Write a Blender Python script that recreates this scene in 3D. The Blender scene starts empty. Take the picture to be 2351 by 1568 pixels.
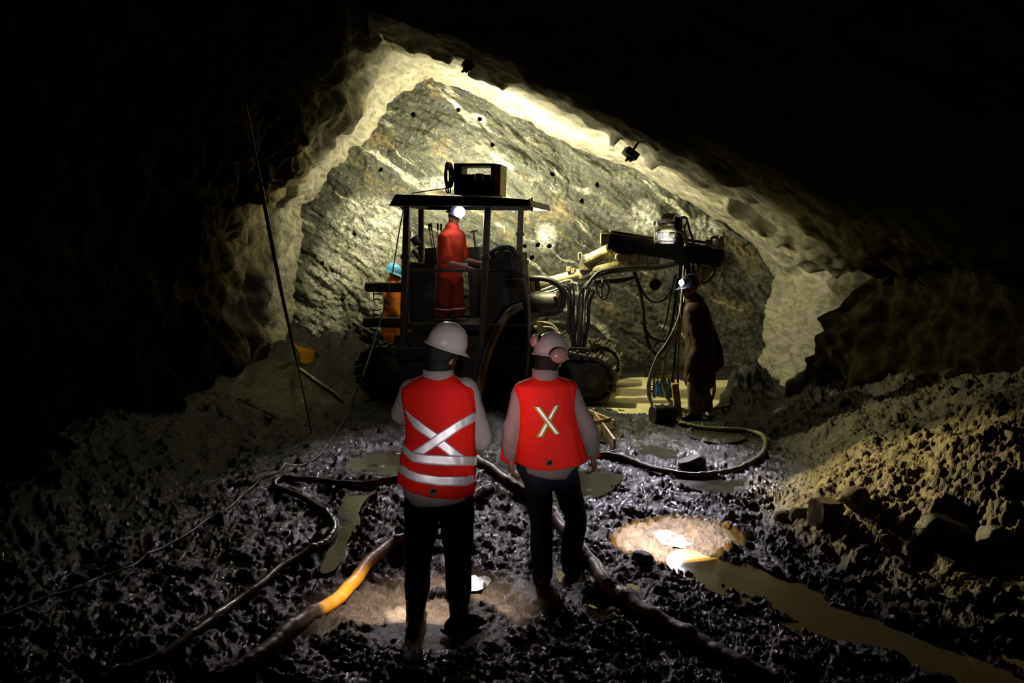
import bpy, bmesh, math, random
import numpy as np
from mathutils import Vector, Matrix, Quaternion

random.seed(7)
C = bpy.context.scene.collection
SC = bpy.context.scene

# ------------------------------------------------------------------ camera maths (frame 2351 x 1568)
FPX, CXP, CYP = 2000.0, 1175.5, 784.0
CAM = Vector((0, 0, 2.2))
PITCH = math.atan((784 - 550) / FPX)
FW = Vector((0, math.cos(PITCH), -math.sin(PITCH)))
UP = Vector((0, math.sin(PITCH), math.cos(PITCH)))

def ray(px, py):
    return FW + Vector((1, 0, 0)) * ((px - CXP) / FPX) + UP * ((CYP - py) / FPX)

def W(px, py, Y):
    d = ray(px, py)
    return CAM + d * (Y / d.y)

def G(px, py, z=0.0):
    d = ray(px, py)
    return CAM + d * ((z - CAM.z) / d.z)

# ------------------------------------------------------------------ numpy gradient noise
_rng = np.random.RandomState(11)
_perm = np.concatenate([_rng.permutation(512)] * 3)
_g = _rng.normal(size=(512, 3)); _g /= np.linalg.norm(_g, axis=1)[:, None]

def pn(x, y, z=0.0):
    x, y, z = np.broadcast_arrays(np.asarray(x, float), np.asarray(y, float), np.asarray(z, float))
    xi, yi, zi = np.floor(x).astype(int), np.floor(y).astype(int), np.floor(z).astype(int)
    xf, yf, zf = x - xi, y - yi, z - zi
    u, v, w = [t * t * t * (t * (t * 6 - 15) + 10) for t in (xf, yf, zf)]
    def gr(dx, dy, dz):
        h = _perm[(_perm[(_perm[(xi + dx) & 511] + yi + dy) & 511] + zi + dz) & 511]
        g = _g[h]
        return g[..., 0] * (xf - dx) + g[..., 1] * (yf - dy) + g[..., 2] * (zf - dz)
    def L(a, b, t): return a + (b - a) * t
    return L(L(L(gr(0,0,0), gr(1,0,0), u), L(gr(0,1,0), gr(1,1,0), u), v),
             L(L(gr(0,0,1), gr(1,0,1), u), L(gr(0,1,1), gr(1,1,1), u), v), w) * 1.5

def fbm(x, y, z=0.0, o=4, g=0.5):
    s, a, f = 0, 1.0, 1.0
    for i in range(o):
        s = s + a * pn(x * f + 17.3 * i, y * f - 9.1 * i, z * f + 3.7 * i)
        a *= g; f *= 2.03
    return s

def ridged(x, y, z=0.0, o=3):
    s, a, f = 0, 1.0, 1.0
    for i in range(o):
        s = s + a * (1 - 2 * np.abs(pn(x * f + 5.3 * i, y * f + 2.1 * i, z * f)))
        a *= 0.5; f *= 2.1
    return s

def sstep(a, b, x):
    t = np.clip((x - a) / (b - a), 0, 1)
    return t * t * (3 - 2 * t)

# ------------------------------------------------------------------ object bookkeeping
ORG = {}
def mkobj(name, verts, faces, mat, parent=None, smooth=True, origin=None, mats=None, fmat=None):
    v = np.asarray(verts, float).reshape(-1, 3)
    if parent is not None:
        org = np.array(ORG[parent.name])
    elif origin is not None:
        org = np.array(origin, float)
    else:
        org = np.zeros(3)
    me = bpy.data.meshes.new(name)
    me.from_pydata((v - org).tolist(), [], [tuple(f) for f in faces])
    me.polygons.foreach_set('use_smooth', [bool(smooth)] * len(me.polygons))
    for m in (mats or [mat]): me.materials.append(m)
    if fmat is not None: me.polygons.foreach_set('material_index', fmat)
    me.update()
    o = bpy.data.objects.new(name, me); C.objects.link(o)
    if parent is not None: o.parent = parent
    else: o.location = org.tolist()
    ORG[o.name] = org.tolist()
    return o

def empty(name, loc, label, cat, group=None):
    o = bpy.data.objects.new(name, None); C.objects.link(o)
    o.location = loc; o.empty_display_size = 0.1
    ORG[o.name] = list(loc)
    return tag(o, label, cat, group)

def tag(o, label, cat, group=None, kind=None):
    o['label'] = label; o['category'] = cat
    if group: o['group'] = group
    if kind: o['kind'] = kind
    return o

def struct(o): o['kind'] = 'structure'; return o

# ------------------------------------------------------------------ mesh builder
def frame_of(t, ref=None):
    t = Vector(t).normalized()
    r = Vector(ref) if ref is not None else (Vector((0, 0, 1)) if abs(t.z) < 0.9 else Vector((1, 0, 0)))
    a = (r - t * r.dot(t))
    if a.length < 1e-5: a = t.orthogonal()
    a.normalize()
    return a, t.cross(a).normalized()

def spline(pts, n=8, closed=False):
    P = [Vector(p) for p in pts]
    out = []
    m = len(P)
    if m < 3: return P
    rng = range(m if closed else m - 1)
    for i in rng:
        p1, p2 = P[i], P[(i + 1) % m]
        p0 = P[i - 1] if (i > 0 or closed) else p1 * 2 - p2
        p3 = P[(i + 2) % m] if (i + 2 < m or closed) else p2 * 2 - p1
        for k in range(n):
            t = k / n
            out.append(0.5 * ((2 * p1) + (p2 - p0) * t + (2 * p0 - 5 * p1 + 4 * p2 - p3) * t * t + (3 * p1 - p0 - 3 * p2 + p3) * t ** 3))
    if not closed: out.append(P[-1])
    return out

class MB:
    def __init__(s): s.v = []; s.f = []; s.m = []; s.cm = 0
    def add(s, vs, fs):
        b = len(s.v)
        s.v.extend([tuple(x) for x in vs]); s.f.extend([tuple(b + i for i in f) for f in fs]); s.m.extend([s.cm] * len(fs))
        return s
    def box(s, c, size, ax=None, bev=0.0):
        """box centred at c, size along axes ax (3 vectors)"""
        c = Vector(c); ax = ax or (Vector((1,0,0)), Vector((0,1,0)), Vector((0,0,1)))
        h = [x / 2 for x in size]
        if bev <= 0:
            vs = [c + ax[0]*sx*h[0] + ax[1]*sy*h[1] + ax[2]*sz*h[2] for sx in (-1,1) for sy in (-1,1) for sz in (-1,1)]
            return s.add(vs, [(0,1,3,2),(4,6,7,5),(0,4,5,1),(2,3,7,6),(0,2,6,4),(1,5,7,3)])
        b = min(bev, min(h) * 0.9)
        bm = bmesh.new(); bmesh.ops.create_cube(bm, size=2)
        for v in bm.verts: v.co = Vector((v.co.x*h[0], v.co.y*h[1], v.co.z*h[2]))
        bmesh.ops.bevel(bm, geom=bm.edges[:], offset=b, segments=2, affect='EDGES', profile=0.5)
        bm.verts.ensure_lookup_table()
        vs = [c + ax[0]*v.co.x + ax[1]*v.co.y + ax[2]*v.co.z for v in bm.verts]
        fs = [tuple(v.index for v in f.verts) for f in bm.faces]
        bm.free()
        return s.add(vs, fs)
    def beam(s, p0, p1, w, h, ref=None, bev=0.0):
        p0, p1 = Vector(p0), Vector(p1); t = (p1 - p0)
        a, b = frame_of(t, ref)
        return s.box((p0 + p1) / 2, (t.length, h, w), (t.normalized(), a, b), bev)
    def cyl(s, p0, p1, r0, r1=None, n=20, cap=True, ch=0.0):
        p0, p1 = Vector(p0), Vector(p1); r1 = r0 if r1 is None else r1
        t = (p1 - p0); a, b = frame_of(t); L = t.length; tn = t.normalized()
        rings = [(0, r0), (L, r1)] if ch <= 0 else [(0, r0 - ch), (ch, r0), (L - ch, r1), (L, r1 - ch)]
        vs = []; fs = []
        for d, r in rings:
            for i in range(n):
                th = 2 * math.pi * i / n
                vs.append(p0 + tn * d + (a * math.cos(th) + b * math.sin(th)) * r)
        for k in range(len(rings) - 1):
            for i in range(n):
                j = (i + 1) % n
                fs.append((k*n+i, k*n+j, (k+1)*n+j, (k+1)*n+i))
        if cap:
            fs.append(tuple(range(n - 1, -1, -1))); k = len(rings) - 1
            fs.append(tuple(k*n + i for i in range(n)))
        return s.add(vs, fs)
    def tube(s, pts, r, n=10, sub=8, closed=False, cap=True, wob=0.0):
        P = spline(pts, sub, closed) if sub > 1 else [Vector(p) for p in pts]
        m = len(P)
        rr = r if callable(r) else (lambda t: r)
        vs = []; fs = []; prev = None
        for i in range(m):
            t = (P[(i+1) % m] - P[i-1]) if (closed or 0 < i < m-1) else (P[1]-P[0] if i == 0 else P[-1]-P[-2])
            if t.length < 1e-9: t = Vector((0,0,1))
            a, b = frame_of(t, prev); prev = a
            q = rr(i / max(1, m - 1))
            if wob: q *= 1 + wob * float(pn(i * 0.35, 3.1, r if not callable(r) else 0.1))
            for k in range(n):
                th = 2 * math.pi * k / n
                vs.append(P[i] + (a * math.cos(th) + b * math.sin(th)) * q)
        for i in range(m if closed else m - 1):
            for k in range(n):
                l = (k + 1) % n; i2 = (i + 1) % m
                fs.append((i*n+k, i*n+l, i2*n+l, i2*n+k))
        if cap and not closed:
            fs.append(tuple(range(n - 1, -1, -1))); fs.append(tuple((m-1)*n + k for k in range(n)))
        return s.add(vs, fs)
    def ball(s, c, r, ax=None, n=16, m=10):
        """ellipsoid; r scalar or 3 radii along ax"""
        c = Vector(c); ax = ax or (Vector((1,0,0)), Vector((0,1,0)), Vector((0,0,1)))
        r = (r, r, r) if not hasattr(r, '__len__') else r
        vs = [c + ax[2] * r[2]]; fs = []
        for i in range(1, m):
            ph = math.pi * i / m
            for k in range(n):
                th = 2 * math.pi * k / n
                vs.append(c + ax[0]*r[0]*math.sin(ph)*math.cos(th) + ax[1]*r[1]*math.sin(ph)*math.sin(th) + ax[2]*r[2]*math.cos(ph))
        vs.append(c - ax[2] * r[2])
        for k in range(n): fs.append((0, 1 + k, 1 + (k+1) % n))
        for i in range(m - 2):
            for k in range(n):
                l = (k+1) % n
                fs.append((1+i*n+k, 1+(i+1)*n+k, 1+(i+1)*n+l, 1+i*n+l))
        e = len(vs) - 1; b = 1 + (m-2)*n
        for k in range(n): fs.append((e, b + (k+1) % n, b + k))
        return s.add(vs, fs)
    def limb(s, pts, rad, axis=None, n=14, sub=6, cap=1.0):
        """rounded closed sweep; rad per point (r or (ra along axis, rb)); interpolated"""
        P = [Vector(p) for p in pts]
        R = [((r, r) if not hasattr(r, '__len__') else r) for r in rad]
        PP = spline(P, sub) if len(P) > 2 else [P[0].lerp(P[-1], k / (2*sub)) for k in range(2*sub+1)]
        m = len(PP); RA = []
        for i in range(m):
            t = i / (m - 1) * (len(R) - 1); k = min(int(t), len(R) - 2); f = t - k
            f = f * f * (3 - 2 * f)
            RA.append((R[k][0]*(1-f) + R[k+1][0]*f, R[k][1]*(1-f) + R[k+1][1]*f))
        rings = []
        prev = Vector(axis) if axis is not None else None
        t0 = (PP[1] - PP[0]).normalized(); t1 = (PP[-1] - PP[-2]).normalized()
        for c in (0.97, 0.8, 0.5):
            q = math.sqrt(1 - c*c); e = min(RA[0])*cap; rings.append((PP[0] - t0*e*c, (RA[0][0]*q, RA[0][1]*q), t0))
        for i in range(m):
            t = (PP[min(i+1, m-1)] - PP[max(i-1, 0)]).normalized(); rings.append((PP[i], RA[i], t))
        for c in (0.5, 0.8, 0.97):
            q = math.sqrt(1 - c*c); e = min(RA[-1])*cap; rings.append((PP[-1] + t1*e*c, (RA[-1][0]*q, RA[-1][1]*q), t1))
        vs = []; fs = []
        for c, r, t in rings:
            a, b = frame_of(t, axis if axis is not None else prev); prev = a
            for k in range(n):
                th = 2*math.pi*k/n
                vs.append(c + a*(r[0]*math.cos(th)) + b*(r[1]*math.sin(th)))
        for i in range(len(rings) - 1):
            for k in range(n):
                l = (k+1) % n
                fs.append((i*n+k, i*n+l, (i+1)*n+l, (i+1)*n+k))
        fs.append(tuple(range(n-1, -1, -1))); e = (len(rings)-1)*n; fs.append(tuple(e+k for k in range(n)))
        return s.add(vs, fs)
    def prism(s, poly, d):
        """extrude a planar polygon (list of Vectors) by vector d"""
        d = Vector(d); n = len(poly)
        vs = [Vector(p) for p in poly] + [Vector(p) + d for p in poly]
        fs = [tuple(range(n-1, -1, -1)), tuple(range(n, 2*n))] + [(i, (i+1) % n, n+(i+1) % n, n+i) for i in range(n)]
        return s.add(vs, fs)
    def build(s, name, mat, parent=None, smooth=False, origin=None, auto=True, mats=None):
        if parent is None and origin is None and s.v:
            a = np.array(s.v); origin = [(a[:,0].min()+a[:,0].max())/2, (a[:,1].min()+a[:,1].max())/2, a[:,2].min()]
        o = mkobj(name, s.v, s.f, mat, parent, smooth, origin, mats=mats, fmat=(s.m if mats else None))
        fixn(o)
        if auto and smooth: autosmooth(o)
        return o

def fixn(o):
    bm = bmesh.new(); bm.from_mesh(o.data); bmesh.ops.recalc_face_normals(bm, faces=bm.faces); bm.to_mesh(o.data); bm.free()

def autosmooth(o, ang=math.radians(40)):
    bm = bmesh.new(); bm.from_mesh(o.data)
    for e in bm.edges:
        if len(e.link_faces) == 2 and e.calc_face_angle(0) > ang: e.smooth = False
    bm.to_mesh(o.data); bm.free()

def remesh(o, voxel, smooth=6, fac=0.5):
    """union overlapping closed shells into one continuous skin, keep as plain mesh"""
    m = o.modifiers.new('r', 'REMESH'); m.mode = 'VOXEL'; m.voxel_size = voxel; m.use_smooth_shade = True
    if smooth:
        k = o.modifiers.new('s', 'SMOOTH'); k.iterations = smooth; k.factor = fac
    dg = bpy.context.evaluated_depsgraph_get()
    me = bpy.data.meshes.new_from_object(o.evaluated_get(dg), depsgraph=dg)
    o.modifiers.clear(); old = o.data; mats = list(old.materials)
    o.data = me; me.name = old.name; bpy.data.meshes.remove(old)
    if not me.materials:
        for mm in mats: me.materials.append(mm)
    me.polygons.foreach_set('use_smooth', [True] * len(me.polygons))
    return o

def wrinkle(o, amp, sc, stretch=(1, 1, 1), seed=0.0):
    me = o.data; n = len(me.vertices)
    co = np.empty(n*3); me.vertices.foreach_get('co', co); co = co.reshape(-1, 3)
    no = np.empty(n*3); me.vertices.foreach_get('normal', no); no = no.reshape(-1, 3)
    d = ridged(co[:,0]*sc*stretch[0]+seed, co[:,1]*sc*stretch[1], co[:,2]*sc*stretch[2], 2)
    co = co + no * (d * amp)[:, None]
    me.vertices.foreach_set('co', co.ravel()); me.update()

# ------------------------------------------------------------------ materials
class NT:
    def __init__(s, name):
        s.mat = bpy.data.materials.new(name); s.mat.use_nodes = True
        s.t = s.mat.node_tree; s.n = s.t.nodes; s.l = s.t.links
        s.b = s.n['Principled BSDF']; s.out = s.n['Material Output']
        s.tc = s.n.new('ShaderNodeTexCoord')
        s.pos = s.tc.outputs['Object']
    def sock(s, node, key, val):
        if val is None: return
        inp = node.inputs[key]
        if hasattr(val, 'is_output') or isinstance(val, bpy.types.NodeSocket): s.l.new(val, inp)
        else: inp.default_value = val
    def node(s, typ, props=None, **kw):
        n = s.n.new(typ)
        for k, v in (props or {}).items(): setattr(n, k, v)
        return n
    def noise(s, scale, detail=4, rough=0.55, vec=None, dist=0.0):
        n = s.n.new('ShaderNodeTexNoise'); s.l.new(vec or s.pos, n.inputs['Vector'])
        n.inputs['Scale'].default_value = scale; n.inputs['Detail'].default_value = detail
        n.inputs['Roughness'].default_value = rough; n.inputs['Distortion'].default_value = dist
        return n.outputs['Fac']
    def vor(s, scale, vec=None, feature='F1'):
        n = s.n.new('ShaderNodeTexVoronoi'); n.feature = feature; s.l.new(vec or s.pos, n.inputs['Vector']); n.inputs['Scale'].default_value = scale
        return n.outputs['Distance']
    def ramp(s, fac, stops):
        n = s.n.new('ShaderNodeValToRGB'); s.l.new(fac, n.inputs[0]); e = n.color_ramp.elements
        while len(e) < len(stops): e.new(0.5)
        for i, (p, c) in enumerate(stops):
            e[i].position = p; e[i].color = (c[0], c[1], c[2], 1) if hasattr(c, '__len__') else (c, c, c, 1)
        return n.outputs[0]
    def mix(s, fac, a, b, mode='MIX'):
        n = s.n.new('ShaderNodeMix'); n.data_type = 'RGBA'; n.blend_type = mode
        for k, v in ((0, fac), (6, a), (7, b)):
            if isinstance(v, bpy.types.NodeSocket): s.l.new(v, n.inputs[k])
            elif hasattr(v, '__len__'): n.inputs[k].default_value = (v[0], v[1], v[2], 1)
            else: n.inputs[k].default_value = v if k == 0 else (v, v, v, 1)
        return n.outputs[2]
    def math(s, op, a, b=0.0, clamp=False):
        n = s.n.new('ShaderNodeMath'); n.operation = op; n.use_clamp = clamp
        for i, v in enumerate((a, b)):
            if isinstance(v, bpy.types.NodeSocket): s.l.new(v, n.inputs[i])
            else: n.inputs[i].default_value = v
        return n.outputs[0]
    def dot(s, vec3):
        n = s.n.new('ShaderNodeVectorMath'); n.operation = 'DOT_PRODUCT'; s.l.new(s.pos, n.inputs[0]); n.inputs[1].default_value = vec3
        return n.outputs['Value']
    def comb(s, x, y, z):
        n = s.n.new('ShaderNodeCombineXYZ')
        for i, v in enumerate((x, y, z)):
            if isinstance(v, bpy.types.NodeSocket): s.l.new(v, n.inputs[i])
            else: n.inputs[i].default_value = v
        return n.outputs[0]
    def attr(s, name):
        n = s.n.new('ShaderNodeAttribute'); n.attribute_name = name
        return n.outputs['Fac']
    def bump(s, h, strength=0.5, dist=0.02, base=None):
        n = s.n.new('ShaderNodeBump'); n.inputs['Strength'].default_value = strength; n.inputs['Distance'].default_value = dist
        s.l.new(h, n.inputs['Height'])
        if base: s.l.new(base, n.inputs['Normal'])
        return n.outputs['Normal']
    def fin(s, color=None, rough=None, metal=None, normal=None, spec=None, emis=None, estr=None, coat=None):
        b = s.b
        for k, v in (('Base Color', color), ('Roughness', rough), ('Metallic', metal), ('Normal', normal), ('Specular IOR Level', spec), ('Emission Color', emis), ('Emission Strength', estr), ('Coat Weight', coat)):
            if v is None: continue
            if isinstance(v, bpy.types.NodeSocket): s.l.new(v, b.inputs[k])
            elif hasattr(v, '__len__'): b.inputs[k].default_value = (v[0], v[1], v[2], 1)
            else: b.inputs[k].default_value = v
        return s.mat

def simple(name, col, rough=0.5, metal=0.0, var=0.35, scale=12.0, bump=0.15, spec=0.5, dirt=None, dirt_amt=0.5, coat=None):
    t = NT(name)
    f = t.noise(scale, 5, 0.6)
    dark = [c * (1 - var) for c in col]; lite = [min(1, c * (1 + var)) for c in col]
    c = t.ramp(f, [(0.3, dark), (0.7, lite)])
    if dirt:
        d = t.ramp(t.noise(scale * 0.4, 6, 0.65), [(0.5 - dirt_amt*0.3, 0.0), (0.5 - dirt_amt*0.3 + 0.2, 1.0)])
        c = t.mix(d, dirt, c)
    r = t.ramp(t.noise(scale * 2.2, 3), [(0.3, max(0.02, rough - 0.1)), (0.7, min(1, rough + 0.1))])
    return t.fin(c, r, metal, t.bump(t.noise(scale * 3, 4), bump, 0.01) if bump else None, spec, coat=coat)
# ================================================================== SETTING
Y_LIP, Y_FACE = 12.4, 15.0
LIPP = [(590,915),(600,800),(612,640),(612,475),(690,385),(760,245),(800,130),(868,72),(960,98),(1060,133),(1200,203),(1330,278),(1460,340),(1610,428),(1760,523),(1830,588),(1908,620),(1880,730),(1850,830),(1810,915)]
FACEP = [(665,860),(668,760),(680,620),(690,480),(745,415),(830,325),(890,240),(985,178),(1040,198),(1110,230),(1220,283),(1330,336),(1440,380),(1560,443),(1680,518),(1740,573),(1775,640),(1760,720),(1745,800),(1735,880)]
lipXZ = np.array([[W(a, b, Y_LIP).x, W(a, b, Y_LIP).z] for a, b in LIPP])
faceXZ = np.array([[W(a, b, Y_FACE).x, W(a, b, Y_FACE).z] for a, b in FACEP])
lipXZ[0, 1] = lipXZ[-1, 1] = -0.5; faceXZ[0, 1] = faceXZ[-1, 1] = -0.5
NR = 340
kk = np.linspace(0, len(lipXZ) - 1, NR)
def rs(P):
    i = np.clip(kk.astype(int), 0, len(P) - 2); f = (kk - i)[:, None]
    return P[i] * (1 - f) + P[i + 1] * f
lipR, faceR = rs(lipXZ), rs(faceXZ)
ctr = lipR.mean(axis=0)
def rnorm(P):
    t = np.gradient(P, axis=0); n = np.stack([-t[:, 1], t[:, 0]], 1); n /= np.linalg.norm(n, axis=1)[:, None] + 1e-9
    s = np.sign(((P - ctr) * n).sum(1)); s[s == 0] = 1
    return n * s[:, None]
ys = np.concatenate([np.linspace(-4, 2, 26)[:-1], np.linspace(2, 9.5, 150)[:-1], np.linspace(9.5, Y_LIP, 110)[:-1], np.linspace(Y_LIP, 15.6, 110)])
rings = []
for y in ys:
    if y >= Y_LIP:
        t = (y - Y_LIP) / (Y_FACE - Y_LIP)
        P = lipR * (1 - t) + faceR * t
        near = 0.0
    else:
        near = float(sstep(Y_LIP, Y_LIP - 0.35, y))
        far = float(sstep(Y_LIP - 0.5, 5.0, y))
        P = lipR * 1.0
        P = P + rnorm(lipR) * (0.10 * far)          # the heading opens slightly towards us
    n = rnorm(P)
    a = kk / (len(lipXZ) - 1)                        # 0..1 around
    roof = sstep(0.33, 0.42, a) * (1 - sstep(0.80, 0.86, a))
    X, Z = P[:, 0], P[:, 1]
    # bedding coordinates: s runs down to the right, t across
    s = X * 0.84 - Z * 0.54; tt = X * 0.54 + Z * 0.84
    big = fbm(X * 0.55, y * 0.5, Z * 0.55, 4)
    mid = ridged(X * 1.1 + 4, y * 1.3, Z * 1.1, 3) - 0.6
    fine = fbm(X * 5, y * 4.4, Z * 5, 4)
    blk = fbm(s * 0.5, y * 1.1 + 3, tt * 1.5, 3)
    if y >= Y_LIP:
        d = 0.07 * big + 0.05 * blk + 0.035 * fine + 0.03 * mid * (1 - roof * 0.6)
        d = d + (1 - roof) * (0.08 * mid + 0.05 * fbm(X * 3, y * 2.6, Z * 3, 4))
    else:
        amp = near
        d = (0.10 + 0.22 * amp) * big + (0.05 + 0.12 * amp) * mid + 0.05 * fine + (0.06 + 0.05 * amp) * blk
        d = d + 0.03 * fbm(X * 11, y * 9, Z * 11, 3) * (1 - roof * 0.5)
        d = np.where(roof > 0.5, np.minimum(d, 0.22) * 0.45, d)
        # rib of rock standing out of the right wall
        rib = math.exp(-((y - 10.9) / 0.55) ** 2) * (sstep(0.84, 0.88, a)) 
        d = d - 0.45 * rib
    # broken edge of the roof where the last round was shot
    lip = math.exp(-((y - (Y_LIP - 0.06)) / 0.16) ** 2)
    d = d - lip * roof * (0.09 + 0.06 * np.sign(pn(s * 1.7, 0.3, 9.1)) + 0.05 * pn(s * 5, 2.2))
    yy = np.full(NR, y) + 0.25 * lip * pn(s * 2.3, 7.7) * roof
    Q = P + n * d[:, None]
    rings.append(np.stack([Q[:, 0], yy, Q[:, 1]], 1))
TUN = np.array(rings)                                # (ny, NR, 3)
def grid_obj(name, A, mat, attr=None):
    ny, nx = A.shape[:2]
    me = bpy.data.meshes.new(name)
    idx = np.arange(ny * nx).reshape(ny, nx)
    q = np.stack([idx[:-1, :-1], idx[:-1, 1:], idx[1:, 1:], idx[1:, :-1]], -1).reshape(-1, 4)
    me.vertices.add(ny * nx); me.vertices.foreach_set('co', A.reshape(-1))
    me.loops.add(q.size); me.loops.foreach_set('vertex_index', q.reshape(-1).astype(np.int32))
    me.polygons.add(len(q)); me.polygons.foreach_set('loop_start', np.arange(0, q.size, 4, dtype=np.int32))
    me.polygons.foreach_set('loop_total', np.full(len(q), 4, dtype=np.int32))
    me.update(calc_edges=True); me.polygons.foreach_set('use_smooth', [True] * len(q))
    for k, v in (attr or {}).items():
        at = me.attributes.new(k, 'FLOAT', 'POINT'); at.data.foreach_set('value', v.reshape(-1).astype(np.float32))
    me.materials.append(mat)
    o = bpy.data.objects.new(name, me); C.objects.link(o); ORG[o.name] = [0, 0, 0]
    return struct(o)

# ---- rock of the tunnel
def rock_mat():
    t = NT('tunnel_rock')
    s = t.dot((0.84, 0.15, -0.54)); u = t.dot((0.54, 0.1, 0.84))
    v = t.comb(t.math('MULTIPLY', s, 0.8), t.math('MULTIPLY', t.dot((0, 1, 0)), 0.9), t.math('MULTIPLY', u, 3.0))
    n1 = t.noise(1.6, 6, 0.6, v, 0.6)
    n2 = t.noise(9, 5, 0.6)
    c = t.ramp(n1, [(0.25, (0.055, 0.05, 0.036)), (0.5, (0.15, 0.14, 0.105)), (0.75, (0.28, 0.265, 0.2))])
    c = t.mix(t.ramp(n2, [(0.35, 0.75), (0.6, 0.0)]), c, (0.05, 0.045, 0.03))
    # freshly shot rock is paler; shade is painted into the older heading's colour
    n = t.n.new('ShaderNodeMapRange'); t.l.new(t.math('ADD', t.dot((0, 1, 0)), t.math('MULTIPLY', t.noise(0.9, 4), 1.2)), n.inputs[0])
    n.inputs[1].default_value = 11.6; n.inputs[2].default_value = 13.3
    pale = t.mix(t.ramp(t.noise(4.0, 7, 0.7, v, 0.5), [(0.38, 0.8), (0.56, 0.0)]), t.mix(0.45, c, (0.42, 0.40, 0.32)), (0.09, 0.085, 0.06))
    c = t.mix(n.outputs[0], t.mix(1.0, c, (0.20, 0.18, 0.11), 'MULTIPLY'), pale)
    b = t.bump(t.noise(6, 8, 0.65, v), 0.6, 0.06)
    b = t.bump(t.noise(28, 6, 0.7), 0.5, 0.02, b)
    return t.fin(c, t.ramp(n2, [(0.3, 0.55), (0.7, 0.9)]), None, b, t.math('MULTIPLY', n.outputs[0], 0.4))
ROCK = rock_mat()
iL, iR = int(NR * 7.3 / 19), int(NR * 15.7 / 19)
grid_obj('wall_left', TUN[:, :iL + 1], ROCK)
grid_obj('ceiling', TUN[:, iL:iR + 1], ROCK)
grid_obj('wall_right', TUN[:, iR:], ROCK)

# ---- the working face with drill holes
HOLES = [(870,387),(808,537),(781,690),(1205,565),(1236,563),(1262,565),(1100,268),(1050,247),(945,258),(1375,422),(1222,592),(1507,655),(1390,560),(1270,398),(1340,460),(735,606),(1130,330),(1300,640)]
fx = np.linspace(-5.2, 6.0, 560); fz = np.linspace(-0.6, 6.2, 340)
FX, FZ = np.meshgrid(fx, fz)
S_ = FX * 0.84 - FZ * 0.54; T_ = FX * 0.54 + FZ * 0.84
dF = 0.16 * fbm(S_ * 0.45, T_ * 1.1, 1.5, 3) + 0.03 * (ridged(S_ * 0.6, T_ * 4.0, 0.2, 3) - 0.6) + 0.035 * fbm(S_ * 3, T_ * 9, 4.4, 4) + 0.02 * fbm(FX * 14, FZ * 14, 1.1, 3)
dF += 0.07 * np.floor(3 * fbm(S_ * 0.7, T_ * 1.6, 8.8, 2)) / 3
YF = Y_FACE + 0.1 - dF + (FZ - 2) * 0.04
hole = np.zeros_like(FX)
for i, (px, py) in enumerate(HOLES):
    p = W(px, py, Y_FACE); r = 0.032 if i != 11 else 0.09
    q = np.hypot(FX - p.x, FZ - p.z) / r
    hole = np.maximum(hole, 1 - sstep(0.75, 1.15, q))
YF += hole * 0.45
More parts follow.
